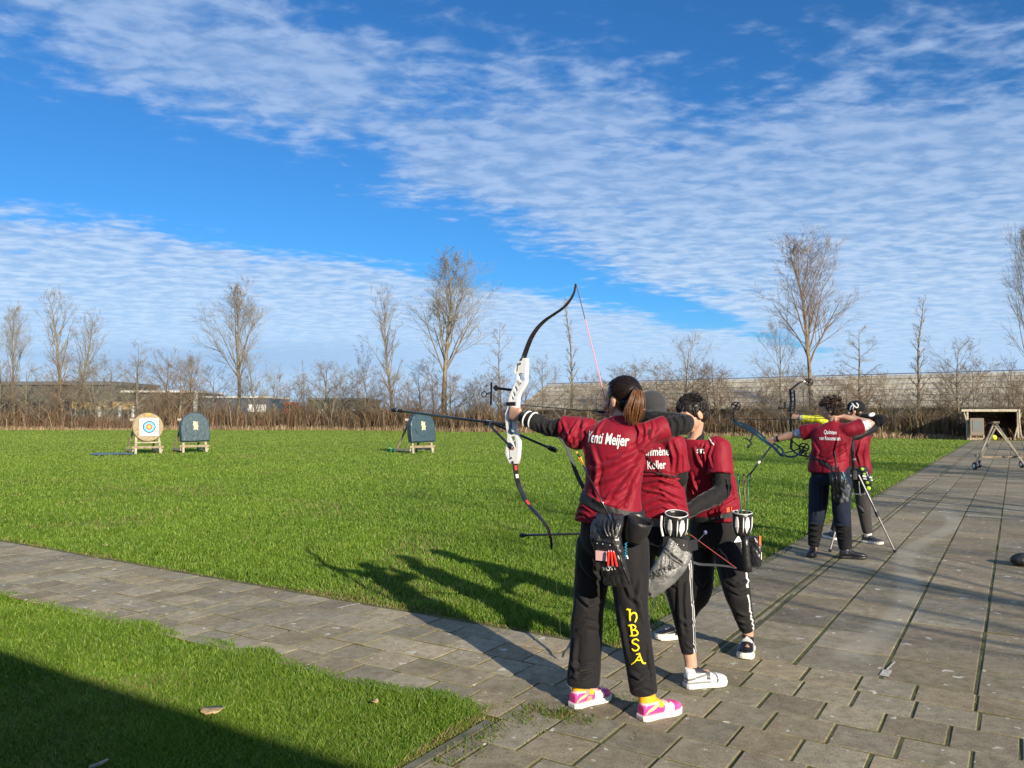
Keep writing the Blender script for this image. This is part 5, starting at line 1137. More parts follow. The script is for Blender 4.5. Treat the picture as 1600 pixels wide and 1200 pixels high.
sf=[([(1320,690),(1300,700),(1280,712)],.016,.016),([(1325,700),(1305,712),(1285,725)],.016,.016),([(1270,690),(1278,705),(1275,725)],.014,.014),([(1310,680),(1305,705),(1308,725)],.013,.012),([(1275,715),(1295,722),(1320,718)],.012,.012),([(1325,685),(1322,700),(1326,715)],.012,.010)]
pf=[([(1265,818),(1278,820),(1290,818)],.012,.016),([(1266,826),(1278,829),(1288,826)],.011,.014),([(1265,835),(1277,838),(1287,835)],.011,.014),([(1266,844),(1276,847),(1286,844)],.010,.012),([(1305,820),(1316,822),(1326,820)],.012,.016),([(1306,830),(1317,833),(1327,830)],.011,.014),([(1310,841),(1319,844),(1329,841)],.010,.013),([(1278,760),(1280,785),(1276,805)],.014,.010)]
def navy_paint(co,c): 
    k=co[:,2]<.36; c[k,:3]=(.013,.012,.013)
J['pcol']=(.012,.018,.036); J['umat']=[mat('pale blue base layer',(.40,.48,.58),.6)]*2; J['umat'][1]=mat('white base layer',(.72,.72,.72),.6)
hands=dict(L=dict(d=P(1201,690,9.16)-J['wrL'],n=-BACK,th=Zv,curl=(80,82,85,88),thumb=(70,60),tx=.15),R=dict(d=P(1305,654,8.72)-J['wrR'],n=Vector((-.3,-.3,-.6)),th=-Zv,curl=(75,75,80,85)))
p4,body4,shirt4,po4,(l,f,u)=person('archer in navy trousers and crimson jersey drawing the blue compound bow',J,sec,M['shirt'],legr=dict(L=(.112,.104,.095,.080,.070,.060),R=(.112,.104,.098,.085,.074,.062)),
 sleeve=.60,sleeve_r=(.078,.085,.092),armr=(.048,.042,.030),hands=hands,sfold=sf,pfold=pf,vox=.009,seed=31,under_to=(-.12,-.10),pants_m=M['navy'],pants_paint=navy_paint,snoise=.006)
me4=J['shirt']; J4=J
lettering('Quinten',shirt4,me4,(1287,678),(1307,679),M['letter'],.016,name='name_print',hfrac=1.6); lettering('van Roosmalen',shirt4,me4,(1280,687),(1313,688),M['letter'],.016,name='surname_print',hfrac=1.7)
messy_hair(J['head'],l,f,u,M['hairm'],p4,1.0,700,.06,6,1.0,rad=.0035)
MB().tube([J['wrL'].lerp(J['elL'],.10),J['wrL'].lerp(J['elL'],.22)],[.037,.038],12).build('wrist_watch',M['black'],p4,smooth=True)
shoe(p4,Vector((J['anL'].x+.03,J['anL'].y+.07,0)),Vector((-.45,-.85,0)),.28,J['anL'],shoe_black,.12,sole=M['black']); shoe(p4,Vector((J['anR'].x-.07,J['anR'].y,0)),Vector((.93,-.25,0)),.28,J['anR'],shoe_black,.12,sole=M['black'])
on_cloth(p4,[me4,J['pants']],[(1267,714),(1285,722),(1303,733)],.04,M['strap'],'belt',.006)
# ---------------------------------------------------------------- 5: archer in the black cap
J=dict(pel=P(1334,742,9.68),hipL=P(1322,752,9.76),hipR=P(1345,752,9.62),knL=P(1314,795,9.82),knR=P(1350,795,9.60),anL=P(1304,832,9.92),anR=P(1356,836,9.64),
 shL=P(1313,670,9.82),shR=P(1353,672,9.58),elL=P(1277,655,9.95),elR=P(1381,655,9.45),wrL=P(1249,653,10.06),wrR=P(1346,650,9.66),
 neck=P(1334,660,9.70),head=P(1336,642,9.72),face=(AIM+Vector((0,0,-.05))).normalized(),ftL=Vector((-.3,.9,0)),ftR=Vector((.6,-.75,0)),hs=1.0)
sec=[(P(1337,740,9.68),LAT*.185,BACK*.14),(P(1337,730,9.68),LAT*.18,BACK*.135),(P(1336,712,9.68),LAT*.16,BACK*.12),(P(1335,695,9.68),LAT*.175,BACK*.125),(P(1335,682,9.69),LAT*.19,BACK*.125),(P(1334,670,9.69),LAT*.175,BACK*.105),(P(1334,664,9.70),LAT*.115,BACK*.08),(P(1334,660,9.70),LAT*.068,BACK*.064)]
J['pcol']=(.045,.042,.042); J['umat']=[mat('yellow arm sleeve',(.70,.68,.03),.6),M['under']]
hands=dict(L=dict(d=P(1238,650,10.1)-J['wrL'],n=-BACK,th=Zv,curl=(80,82,85,88),thumb=(70,60),tx=.15),R=dict(d=P(1336,652,9.7)-J['wrR'],n=-Zv,th=-BACK,curl=(70,75,75,80)))
p5,body5,shirt5,po5,(l,f,u)=person('archer in a black cap with a yellow arm sleeve, farther of the far pair',J,sec,M['shirt'],legr=dict(L=(.10,.092,.08,.066,.058,.056),R=(.10,.092,.08,.070,.062,.060)),sleeve=.45,sleeve_r=(.072,.076,.08),armr=(.045,.040,.030),hands=hands,
 sfold=[([(1355,690),(1350,710),(1353,730)],.013,.010),([(1345,690),(1340,710),(1345,728)],.013,.010)],pfold=[([(1340,790),(1350,800),(1358,795)],.014,.010)],vox=.009,seed=41,under_to=(.85,1.0),ankle_skin=.08,snoise=.006)
lettering('Jr. H.',shirt5,J['shirt'],(1326,687),(1346,688),M['letter'],.016,name='name_print',hfrac=1.6) if False else None
m=hair_shell(J['head'],l,f,u,1.0,.012,low=0); m.loft([(J['head']+f*.05+u*.045,l*.075,f*.05),(J['head']+f*.14+u*.035,l*.070,f*.045)],16,2,2)
cp=MB(); cp.ell(J['head']+(-f*.014+u*.042),(l*.094,f*.112,u*.090),24,14); capm=fuse(cp,.006,3); cap=link('cap',capm,M['under'],p5,smooth=True)
vz=MB(); vz.rings([[J['head']+f*(.08+.09*math.sin(math.pi*i/14))+l*(.078*math.cos(math.pi*i/14))+u*(.030-.02*math.sin(math.pi*i/14)+dz) for i in range(15)] for dz in (0,.006)]); vz.build('cap_peak',M['under'],cap,smooth=False)
strokes_on(capm,cap,M['letter'],[([(1328,641),(1330,635),(1334,632)],.012),([(1333,640),(1334,633),(1331,630)],.010),([(1334,633),(1337,636),(1340,637)],.012),([(1340,637),(1341,633),(1338,630)],.010)],.01,'cap_emblem')
hb=fuse(hair_shell(J['head']-u*.012,l,f,u,1.0,.002),.006,3); link('hair',hb,M['hairm'],p5,smooth=True)
MB().tube([J['wrL'].lerp(J['elL'],.02),J['wrL'].lerp(J['elL'],.18)],[.036,.040],12).build('wrist_band',M['whitep'],p5,smooth=True)
MB().ell(P(1362,648,9.46),((.04,0,.015),(0,.02,0),(-.01,0,.022))).build('elbow_patch',M['whitep'],p5,smooth=True)
shoe(p5,Vector((J['anR'].x-.04,J['anR'].y+.06,0)),Vector((.5,-.8,0)),.27,J['anR'],shoe_grey,.10); shoe(p5,Vector((J['anL'].x,J['anL'].y-.07,0)),Vector((-.2,.95,0)),.27,J['anL'],shoe_grey,.10)
for q in 'LR': MB().tube([J['an'+q]+Zv*.06,J['an'+q]-Zv*.02],[.046,.044],12).build('sock',M['whitep'],p5,smooth=True)
J5=J
# ================================================================ BOWS AND EQUIPMENT
def plate(name,outer,holes,o,A,B,th,m,parent,bev=.0018):
    """flat machined plate: picture-plane outline laid into the plane (o,A,B), then cut out of a solid of thickness th"""
    n=A.cross(B).normalized()
    cu=bpy.data.curves.new('c','CURVE'); cu.dimensions='2D'; cu.fill_mode='BOTH'; cu.extrude=th/2; cu.bevel_depth=bev; cu.bevel_resolution=1
    def big(h):
        cx_=sum(a for a,b in h)/len(h); cy_=sum(b for a,b in h)/len(h); return [(cx_+(a-cx_)*1.30,cy_+(b-cy_)*1.30) for a,b in h]
    for pl in [outer]+[big(h) for h in holes]:
        sp=cu.splines.new('POLY'); q=[onplane(a,b,o,n)-o for a,b in pl]; sp.points.add(len(q)-1)
        for i,v_ in enumerate(q): sp.points[i].co=(v_.dot(A),v_.dot(B),0,1)
        sp.use_cyclic_u=True
    ob=bpy.data.objects.new('c',cu); COL.objects.link(ob); dg=bpy.context.evaluated_depsgraph_get(); dg.update(); me=bpy.data.meshes.new_from_object(ob.evaluated_get(dg)); bpy.data.objects.remove(ob)
    M_=Matrix(((A.x,B.x,n.x,o.x),(A.y,B.y,n.y,o.y),(A.z,B.z,n.z,o.z),(0,0,0,1))); me.transform(M_)
    return link(name,me,m,parent)
def limb_strip(name,pts,w0,w1,th,wd,m,parent):
    q=crom(pts,5); mb=MB(); rg=[]; n=len(q)
    for i,p in enumerate(q):
        t=i/(n-1); w_=w0+(w1-w0)*t**1.3; d=(q[min(i+1,n-1)]-q[max(i-1,0)]).normalized(); s=d.cross(wd).normalized(); h=th*(1-.35*t)
        rg.append([p+wd*(w_/2)+s*h*.35,p+wd*(w_/2*.8)+s*h/2,p-wd*(w_/2*.8)+s*h/2,p-wd*(w_/2)+s*h*.35,p-wd*(w_/2)-s*h*.35,p-wd*(w_/2*.8)-s*h/2,p+wd*(w_/2*.8)-s*h/2,p+wd*(w_/2)-s*h*.35])
    mb.rings(rg); return mb.build(name,m,parent,smooth=False)
NB=AIM.cross(Zv).normalized(); NB=NB if NB.y>0 else -NB
o1=P(803,650,4.60); pl1=lambda a,b:onplane(a,b,o1,NB)
cr=lambda L:[(760+a*.1582,550+b*.1582) for a,b in L]
bow=thing('recurve_bow','white riser recurve bow with black limbs held at full draw by the ponytailed archer','bow',o1)
M['white']=mat('white anodised riser',(.82,.82,.80),.28,spec=.6); M['limb']=mat('black limb',(.014,.014,.017),.22,coat=.6,col2=(.022,.022,.026),vs=9)
out=cr([(345,68),(405,66),(407,130),(400,200),(400,295),(382,340),(342,402),(322,450),(318,548),(316,620),(300,700),(292,770),(312,822),(334,880),(328,1010),(317,1100),(245,1100),(222,1050),(205,1010),(205,950),(216,900),(222,820),(208,740),(204,680),(202,610),(224,540),(232,480),(252,410),(280,345),(306,290),(312,222),(290,215),(283,195),(296,150),(318,112)])
holes=[cr(h) for h in ([(313,125),(327,118),(322,178),(303,192)],[(325,225),(352,214),(376,222),(382,268),(352,290),(330,262)],[(312,290),(332,282),(356,305),(336,332)],[(288,352),(304,338),(322,372),(304,396)],[(270,408),(286,392),(302,424),(284,446)],[(258,450),(274,438),(286,466),(262,474)],[(236,775),(262,768),(280,808),(250,818)],[(250,842),(288,832),(296,868),(262,878)],[(272,892),(302,884),(306,945),(286,930)],[(227,968),(241,962),(246,1040),(232,1030)])]
riser=plate('riser',out,holes,o1,AIM,Zv,.026,M['white'],bow)
MB().loft([(pl1(800,628),AIM*.018,NB*.016),(pl1(799,645),AIM*.020,NB*.019),(pl1(800,668),AIM*.020,NB*.018),(pl1(802,680),AIM*.018,NB*.014)],12,2.2,3).build('grip',mat('grey blue grip',(.16,.22,.25),.5),riser,smooth=True)
MB().box(pl1(801,631),AIM*.034,NB*.020,Zv*.011).build('arrow_rest',M['black'],riser,bevel=.003)
for a,b in ((816,568),(802,715)): MB().tube([pl1(a,b)-NB*.022,pl1(a,b)+NB*.022],.006,10).build('limb_bolt',M['steel'],riser)
up_=[(817.2,563),(822,548),(830,528),(840,512.5),(852.5,500),(865,491.5),(880,481),(890,470),(897,457),(899.5,443.5)]
lo_=[(804,720),(807,744),(813,764),(824,786),(838,802),(850,816),(857.5,830),(861.4,846),(861.6,858)]
U3=[pl1(*q) for q in up_]; L3=[pl1(*q) for q in lo_]
ul=limb_strip('upper_limb',U3,.044,.014,.008,NB,M['limb'],bow); ll=limb_strip('lower_limb',L3,.044,.014,.008,NB,M['limb'],bow)
redm=mat('red print',(.45,.05,.05),.4)
for (a,b),(c_,d) in (((804.6,727),(805.6,735)),((806.6,741),(808,752)),((822,782),(826,789))): 
    p_,q_=pl1(a,b),pl1(c_,d); dd=(q_-p_).normalized(); s_=dd.cross(NB); MB().box((p_+q_)/2-NB*.0,(q_-p_)/2,NB*.012,s_*.0052).build('limb_print',redm if a!=806.6 else M['letter'],ll)
nock=P(951,645,4.36); M['pink']=mat('pink string',(.75,.30,.33),.6); M['greystr']=mat('grey serving',(.10,.09,.10),.6)
tp=U3[-1]+Vector((.004,0,-.004)); bt=L3[-1]
MB().tube([tp,tp.lerp(nock,.27)],.0028,6).build('string_serving',M['greystr'],bow); MB().tube([tp.lerp(nock,.27),nock],.0030,6).build('bowstring',M['pink'],bow); MB().tube([bt,nock],.0016,5).build('lower_bowstring',M['greystr'],bow)
# sight
sg=pl1(801,607); sb=MB().bar(pl1(806,610),pl1(771,606),.010,.016); sb.build('sight_bar',M['gloss'],bow,bevel=.002)
so=MB(); so.bar(pl1(768,597),pl1(767,633),.014,.012); o_=so.build('sight_track',M['gloss'],bow,bevel=.002)
MB().bar(pl1(775,602),pl1(775,611),.02,.02).build('sight_clamp',M['gloss'],o_,bevel=.003)
q=pl1(759,616); MB().tube([pl1(767,613),q],.004,6).build('sight_arm',M['black'],o_); MB().tube([q+AIM*.012+Vector((.016*math.cos(t),0,.016*math.sin(t))) for t in [i*math.pi/8 for i in range(17)]],.0035,6).build('sight_ring',M['black'],o_); MB().tube([pl1(764,602)-NB*.01,pl1(756,603)+NB*.02],.005,6).build('sight_knob',M['black'],o_)
# stabilisers
s0=pl1(803,665); vb=pl1(765,661); s1=pl1(617,641)
lr=MB(); lr.tube([s0,s0.lerp(s1,.2),s1],[.0095,.0085,.0072],10); st=lr.build('long_stabiliser',M['carbon'],bow,smooth=True)
a_=(s1-s0).normalized(); MB().tube([s1-a_*.03,s1,s1+a_*.012,s1+a_*.03],[.010,.015,.015,.012],12).build('weight',M['gloss'],st,smooth=True); MB().tube([s1-a_*.06,s1-a_*.045],.012,12).build('damper',M['black'],st); MB().tube([s1-a_*.026,s1-a_*.022],.0158,12).build('weight_ring',M['steel'],st); MB().tube([s1+a_*.03,s1+a_*.034],.008,12).build('end_cap',M['palewood'],st)
MB().tube([s0-a_*0,s0.lerp(vb,.45)],.013,10).build('extender',M['black'],st)
MB().box(vb,a_*.022,NB*.028,Zv*.014).build('v_bar',M['gloss'],st,bevel=.004)
for (e_,nm) in ((P(799,699,4.42),0),(P(866,703,4.62),1)):
    b0=vb+(NB*.02 if nm else -NB*.02); d_=(e_-b0).normalized(); o_=MB().tube([b0,b0+d_*.05,e_-d_*.03],[.009,.0075,.0075],10).build('side_stabiliser',M['carbon'],bow,smooth=True)
    MB().tube([e_-d_*.045,e_-d_*.03,e_,e_+d_*.014],[.010,.016,.016,.012],12).build('weight',M['gloss'],o_,smooth=True); MB().tube([e_+d_*.014,e_+d_*.018],.010,12).build('weight_screw',mat('copper screw',(.45,.20,.15),.4,metal=.6),o_)
# arrow on the string
def arrow(label,a,b,fl=None,m=None,r=.0028,group=None,fcol=((.8,.8,.8),)):
    a,b=Vector(a),Vector(b); t=thing('arrow',label,'arrow',a,group); d=(a-b).normalized()
    MB().tube([a,b],r,7).build('shaft',m or M['carbon'],t,smooth=True); MB().tube([b,b-d*.02],[r*1.1,.0006],7).build('point',M['steel'],t)
    x,y,_=frame(d)
    for i in range(3):
        v_=x*math.cos(i*2.094+.4)+y*math.sin(i*2.094+.4); p0=a-d*.025; p1_=a-d*.075; w_=d.cross(v_)*.0006
        mb=MB(); mb.rings([[p0+v_*r+w_,p0+v_*.013+w_,p1_+v_*r+w_],[p0+v_*r-w_,p0+v_*.013-w_,p1_+v_*r-w_]]); mb.build('vane',fl or M['letter'],t)
    MB().tube([a,a+d*.012],[r,r*1.4],6).build('nock',fl or M['letter'],t); return t
arrow('black arrow nocked on the string of the white recurve bow',nock+Vector((0,0,.002)),pl1(797,631)+AIM*.03,mat('dark vane',(.03,.03,.04),.5))
# second recurve bow, held low behind the ponytailed archer
b2=thing('recurve_bow','dark limbed recurve bow resting its lower tip on the paving left of the beanie archer','bow',G(880,1027))
wb=Vector((.9,.4,0)).normalized(); M['limb2']=mat('slate limb',(.016,.022,.028),.5)
U3=[P(*q) for q in ((930,790,5.04),(921,777,5.05),(909,757,5.06),(900,738,5.07),(892,715,5.08),(885,698,5.09),(876,686,5.09),(866,680.5,5.10),(857,679.5,5.1),(850,681,5.1))]
limb_strip('upper_limb',U3,.034,.012,.009,wb,M['limb2'],b2)
L3=[P(*q) for q in ((936,870,5.04),(930,900,5.04),(920,935,5.04),(909,965,5.04),(899,990,5.03),(889,1010,5.03),(882,1018,5.02),(879,1027,5.02))]
limb_strip('lower_limb',L3,.034,.012,.009,wb,M['limb2'],b2)
MB().loft([(P(930,788,5.04),wb*.016,AIM*.025),(P(940,812,5.04),wb*.014,AIM*.020),(P(947,830,5.04),wb*.016,AIM*.018),(P(941,852,5.04),wb*.014,AIM*.022),(P(936,872,5.04),wb*.016,AIM*.025)],10,2.5,3).build('riser',M['gloss'],b2,smooth=True)
MB().tube([U3[-1],L3[-1]],.0007,5).build('bowstring',M['greystr'],b2)
e0,e1=P(943,833,5.04),P(818,836.5,5.22); o_=MB().tube([e0,e1],.0075,8).build('long_stabiliser',M['carbon'],b2,smooth=True); d_=(e1-e0).normalized(); MB().tube([e1-d_*.015,e1,e1+d_*.022,e1+d_*.026],[.010,.016,.016,.010],12).build('weight',M['gloss'],o_,smooth=True)
# third recurve bow, lowered in front of the head-bowed archer
b3=thing('recurve_bow','slim dark recurve bow with a red string lowered before the head bowed archer','bow',P(1098,860,5.0))
q3=[P(*q) for q in ((1150,888,4.93),(1140,885.5,4.94),(1125,883.5,4.95),(1108,882.5,4.96),(1090,881,4.97),(1070,872,4.98),(1058,855,4.99))]; limb_strip('lower_limb',list(reversed(q3)),.020,.010,.006,Vector((0,.5,.86)),M['limb2'],b3)
q4=[P(*q) for q in ((1058,855,4.99),(1060,835,4.98),(1066,815,4.97),(1070,805,4.96))]; MB().tube(q4,.016,8,smooth=3).build('riser',M['gloss'],b3,smooth=True)
MB().tube([P(1151,888,4.93),P(1078,835,4.90)],.0022,5).build('bowstring',mat('dark red string',(.35,.05,.05),.6),b3); o_=MB().tube([P(1085,851,4.9),P(1102,833,4.88)],.0022,5).build('clicker_cord',M['steel'],b3); MB().ell(P(1102,832,4.88),((.012,0,0),(0,.008,0),(0,0,.014))).build('finger_sling',mat('blue tag',(.07,.08,.2),.5),b3)
# compound bows
def cam_(c,nv,r,parent,m):
    nv=nrm(nv); x,y,_=frame(nv); mb=MB()
    mb.tube([c+x*(r*math.cos(t))+y*(r*.86*math.sin(t)) for t in [i*math.pi/9 for i in range(19)]],r*.15,6)
    for k in range(4): t=k*1.57+.5; mb.tube([c,c+x*(r*math.cos(t))+y*(r*.86*math.sin(t))],r*.15,5)
    mb.tube([c-nv*.012,c+nv*.012],r*.32,8); return mb.build('cam',m,parent)
M['blue']=mat('blue anodised riser',(.007,.028,.07),.5,col2=(.015,.06,.09),vs=6)
Yb=9.15; cb=thing('compound_bow','blue compound bow held canted at arm length by the archer in navy trousers','bow',P(1200,690,Yb))
def Pb(a,b,dy=0): return P(a,b,Yb+dy)
wv=Vector((.5,.85,0)).normalized()
rz=MB()
def flatrod(mb,pts,w_,t_,wd):
    q=crom(pts,4); rg=[]
    for i,p in enumerate(q):
        d=(q[min(i+1,len(q)-1)]-q[max(i-1,0)]).normalized(); s=d.cross(wd).normalized(); rg.append([p+wd*w_/2+s*t_/2,p-wd*w_/2+s*t_/2,p-wd*w_/2-s*t_/2,p+wd*w_/2-s*t_/2])
    mb.rings(rg)
flatrod(rz,[Pb(1147,656),Pb(1153,664),Pb(1166,669),Pb(1180,678),Pb(1192,688)],.03,.028,wv); flatrod(rz,[Pb(1152,660),Pb(1164,663),Pb(1180,672),Pb(1196,685)],.02,.022,wv); flatrod(rz,[Pb(1200,692),Pb(1210,700),Pb(1219,710),Pb(1224,712)],.03,.030,wv); flatrod(rz,[Pb(1202,688),Pb(1214,696),Pb(1222,702),Pb(1224,710)],.02,.020,wv); flatrod(rz,[Pb(1190,686),Pb(1198,691),Pb(1204,695)],.028,.034,wv)
for a,b,c_,d in ((1162,664,1160,669),(1174,669,1171,674),(1184,675,1181,680),(1210,693,1206,698),(1216,698,1213,705)): rz.tube([Pb(a,b),Pb(c_,d)],.008,5)
rz.build('riser',M['blue'],cb)
for dy in(-.03,.03):
    lm=MB(); flatrod(lm,[Pb(1148,657,dy),Pb(1146,650,dy),Pb(1146,643,dy),Pb(1149,636,dy)],.014,.016,wv); lm.build('upper_limb',M['gloss'],cb)
    lm=MB(); flatrod(lm,[Pb(1221,708,dy),Pb(1230,713,dy),Pb(1240,713.5,dy),Pb(1249,709,dy),Pb(1255,703,dy)],.016,.022,wv); lm.build('lower_limb',mat('dark blue limb',(.02,.05,.10),.3,coat=.4),cb)
lm=MB(); flatrod(lm,[Pb(1226,708),Pb(1238,705),Pb(1252,700)],.012,.014,wv); lm.build('limb_guard',M['gloss'],cb)
cam_(Pb(1150,634),wv,.050,cb,M['black']); cam_(Pb(1256,699),wv,.055,cb,M['black']); cam_(Pb(1254,707,-.04),wv,.040,cb,M['black'])
nk=P(1300,654,8.80)
MB().tube([Pb(1155,634),nk],.003,5).build('bowstring',M['greystr'],cb); MB().tube([Pb(1258,696),nk],.003,5).build('lower_bowstring',M['greystr'],cb); MB().tube([Pb(1232,683),Pb(1240,691),Pb(1250,699)],.008,5,smooth=3).build('cable_rod',M['black'],cb); MB().tube([Pb(1150,636,.04),Pb(1195,668,.04),Pb(1256,700,.04)],.003,5).build('cable',M['greystr'],cb)
MB().ell(Pb(1233,684),((.02,0,0),(0,.012,0),(0,0,.018))).build('cable_slide',M['black'],cb)
sb=MB(); sb.tube([Pb(1176,676,-.03),Pb(1174,686,-.06),Pb(1170,688,-.08)],.010,6,smooth=3); sb.tube([Pb(1162,685,-.08),Pb(1167,686,-.08),Pb(1172,690,-.08),Pb(1174,694,-.08),Pb(1170,697,-.08)],.008,6,smooth=3); sb.build('sight',M['black'],cb); MB().ell(Pb(1169,698,-.08),((.014,0,0),(0,.03,0),(0,0,.018))).build('scope_lens',M['gloss'],cb)
e0,e1=Pb(1205,697),P(1172,741,9.0); o_=MB().tube([e0,e1],.010,8).build('long_stabiliser',M['carbon'],cb,smooth=True); MB().tube([e0.lerp(e1,.55),e0.lerp(e1,.62)],.0125,8).build('white_band',M['whitep'],o_); MB().tube([e1,e1+(e1-e0).normalized()*.04],.018,10).build('weight',M['gloss'],o_)
arrow('black arrow nocked on the blue compound bow',nk,Pb(1142,656),None,M['carbon'],.0045)
Yk=10.12; kb_=thing('compound_bow','black compound bow held upright at full draw by the archer in the black cap','bow',P(1238,650,Yk))
def Pk(a,b,dy=0): return P(a,b,Yk+dy)
rz=MB(); flatrod(rz,[Pk(1235,608),Pk(1236,625),Pk(1235,640),Pk(1237,652),Pk(1236,668),Pk(1237,685),Pk(1236,702)],.03,.026,NB); flatrod(rz,[Pk(1241,610),Pk(1242,625),Pk(1241,640)],.02,.02,NB); 
for y_ in (612,619,626,633): rz.tube([Pk(1235,y_+4),Pk(1242,y_)],.008,5)
rz.build('riser',M['gloss'],kb_)
for dy in(-.03,.03):
    lm=MB(); flatrod(lm,[Pk(1236,609,dy),Pk(1241,604,dy),Pk(1249,598.5,dy),Pk(1257,595.5,dy),Pk(1262,595.5,dy)],.014,.022,NB); lm.build('upper_limb',M['gloss'],kb_)
    lm=MB(); flatrod(lm,[Pk(1236,700,dy),Pk(1241,706,dy),Pk(1250,711,dy),Pk(1262,713,dy)],.014,.022,NB); lm.build('lower_limb',M['gloss'],kb_)
cam_(Pk(1264,597),NB,.048,kb_,M['black']); cam_(Pk(1264,713),NB,.048,kb_,M['black'])
nk=P(1322,651,9.72); MB().tube([Pk(1267,598),nk],.003,5).build('bowstring',M['greystr'],kb_); MB().tube([Pk(1267,713),nk],.003,5).build('lower_bowstring',M['greystr'],kb_); MB().tube([Pk(1262,600),Pk(1262,710)],.0025,5).build('cable',M['greystr'],kb_)
MB().tube([Pk(1236,641),Pk(1262,642)],.006,6).build('cable_rod',M['black'],kb_); sb=MB(); sb.tube([Pk(1235,638),Pk(1226,637)],.009,6); sb.tube([Pk(1226,628),Pk(1227,634),Pk(1225,640)],.012,6); sb.ell(Pk(1219,637),((.03,0,0),(0,.02,0),(0,0,.018))); sb.build('sight',M['black'],kb_)
arrow('black arrow nocked on the black compound bow',nk,Pk(1232,646),None,M['carbon'],.0045)
# ---------------------------------------------------------------- quivers and pouches
def bag(name,label,cat,secs,m,lat=LAT,bk=BACK,e=3.2,noise=.006,vox=.004,group=None,freq=26,seed=0):
    t=thing(name,label,cat,P(*secs[0][:3]),group); mb=MB(); mb.loft([(P(a,b,Y),(lat*w_/2),(bk*d/2)) for a,b,Y,w_,d in secs],26,e,4); me=fuse(mb,vox,3)
    folds(me,[],noise,freq,seed); link('bag_body',me,m,t,smooth=True); return t,me
q1,qm=bag('hip_quiver','black hip quiver with pens in its front pocket hanging on the ponytailed archer','quiver',[(950,812,3.99,.16,.05),(946,838,3.96,.165,.06),(951,862,3.95,.150,.065),(960,890,3.95,.145,.065),(965,915,3.96,.135,.05)],M['bag'],seed=2)
for x in (933,942,953): 
    h,n_=cast(bvh_of(qm),x,849+ (x-933)*.15); 
    if h: MB().ell(h+n_*.002,((.0042,0,0),(0,.003,0),(0,0,.0042)),8,6).build('rivet',M['steel'],q1,smooth=True)
on_cloth(q1,[qm],[(929,842),(945,845),(968,848)],.016,M['strap'],'top_band',.004); on_cloth(q1,[qm],[(963,852),(972,880),(983,913)],.006,M['black'],'zip',.004); on_cloth(q1,[qm],[(935,897),(955,897),(975,893)],.003,M['black'],'pocket_edge',.004)
lettering('HOYT',q1,qm,(944,891),(964,889),M['letter'],.02,name='white_logo',hfrac=1.1)
MB().box(cast(bvh_of(qm),941,868)[0]+BACK*.010,LAT*.030,BACK*.003,Zv*.024).build('pink_notebook',mat('pink paper',(.72,.42,.42),.7),q1)
for i,(a,b,c_,d) in enumerate(((951,862,950,884),(955,862,957,884),(959,863,964,885))): 
    p_,q_=P(a,b,3.885),P(c_,d,3.885); t=thing('pen',['red pen in the black quiver pocket, nearest the pink notebook','middle red pen in the black quiver pocket','red pen in the black quiver pocket, farthest from the pink notebook'][i],'pen',q_,'red pens in the quiver pocket'); MB().tube([q_,p_],.0052,8).build('barrel',mat('red pen',(.80,.03,.02),.4),t); MB().tube([p_,p_+(p_-q_).normalized()*.008],[.004,.002],8).build('cap',M['pink'],t)
m=MB(); m.loft([(P(952,803,4.0),LAT*.075,BACK*.03),(P(953,820,3.96),LAT*.070,BACK*.036),(P(952,840,3.94),LAT*.055,BACK*.03)],20,2.6,3); me=fuse(m,.004,2); folds(me,[([(943,812),(945,825),(949,838)],.005,.008),([(950,812),(951,825),(953,838)],.005,.008),([(957,812),(957,825),(957,836)],.005,.008),([(964,812),(963,824),(961,834)],.005,.008)],.003,30); link('upper_pouch',me,M['bag'],q1,smooth=True)
for (a,b,c_,d) in ((957,800,966,838),(965,838,981,905)): MB().tube([P(a,b,3.93),P(c_,d,3.92)],.006,8).build('quiver_tube',M['gloss'],q1)
arrow('arrow with white and orange vanes leaning out of the black quiver against the crimson jersey',P(902,709,4.14),P(959,820,3.93),mat('orange vane',(.90,.38,.02),.5),M['carbon'],.0040,None)
MB().tube([P(905,716,4.137),P(908,722,4.13)],.0048,8).build('t',M['letter']) if False else None
aw=[o for o in bpy.data.objects if o.name.startswith('arrow') and o.get('label','').startswith('arrow with white')][0]
MB().tube([P(911,727,4.118),P(916,737,4.10)],.0052,8).build('shaft_wrap',M['letter'],aw); MB().tube([P(951,804,3.96),P(958,817,3.935)],.0052,8).build('steel_tube',M['steel'],aw)
MB().tube([P(978+1.6*math.cos(i*1.1),848+i*.8,3.93+.006*math.sin(i*1.1)) for i in range(32)],.0022,5).build('key_coil',mat('turquoise coil',(.02,.28,.45),.4),q1); MB().tube([P(979,868,3.93),P(981,873,3.93)],.004,6).build('coil_end',M['letter'],q1)
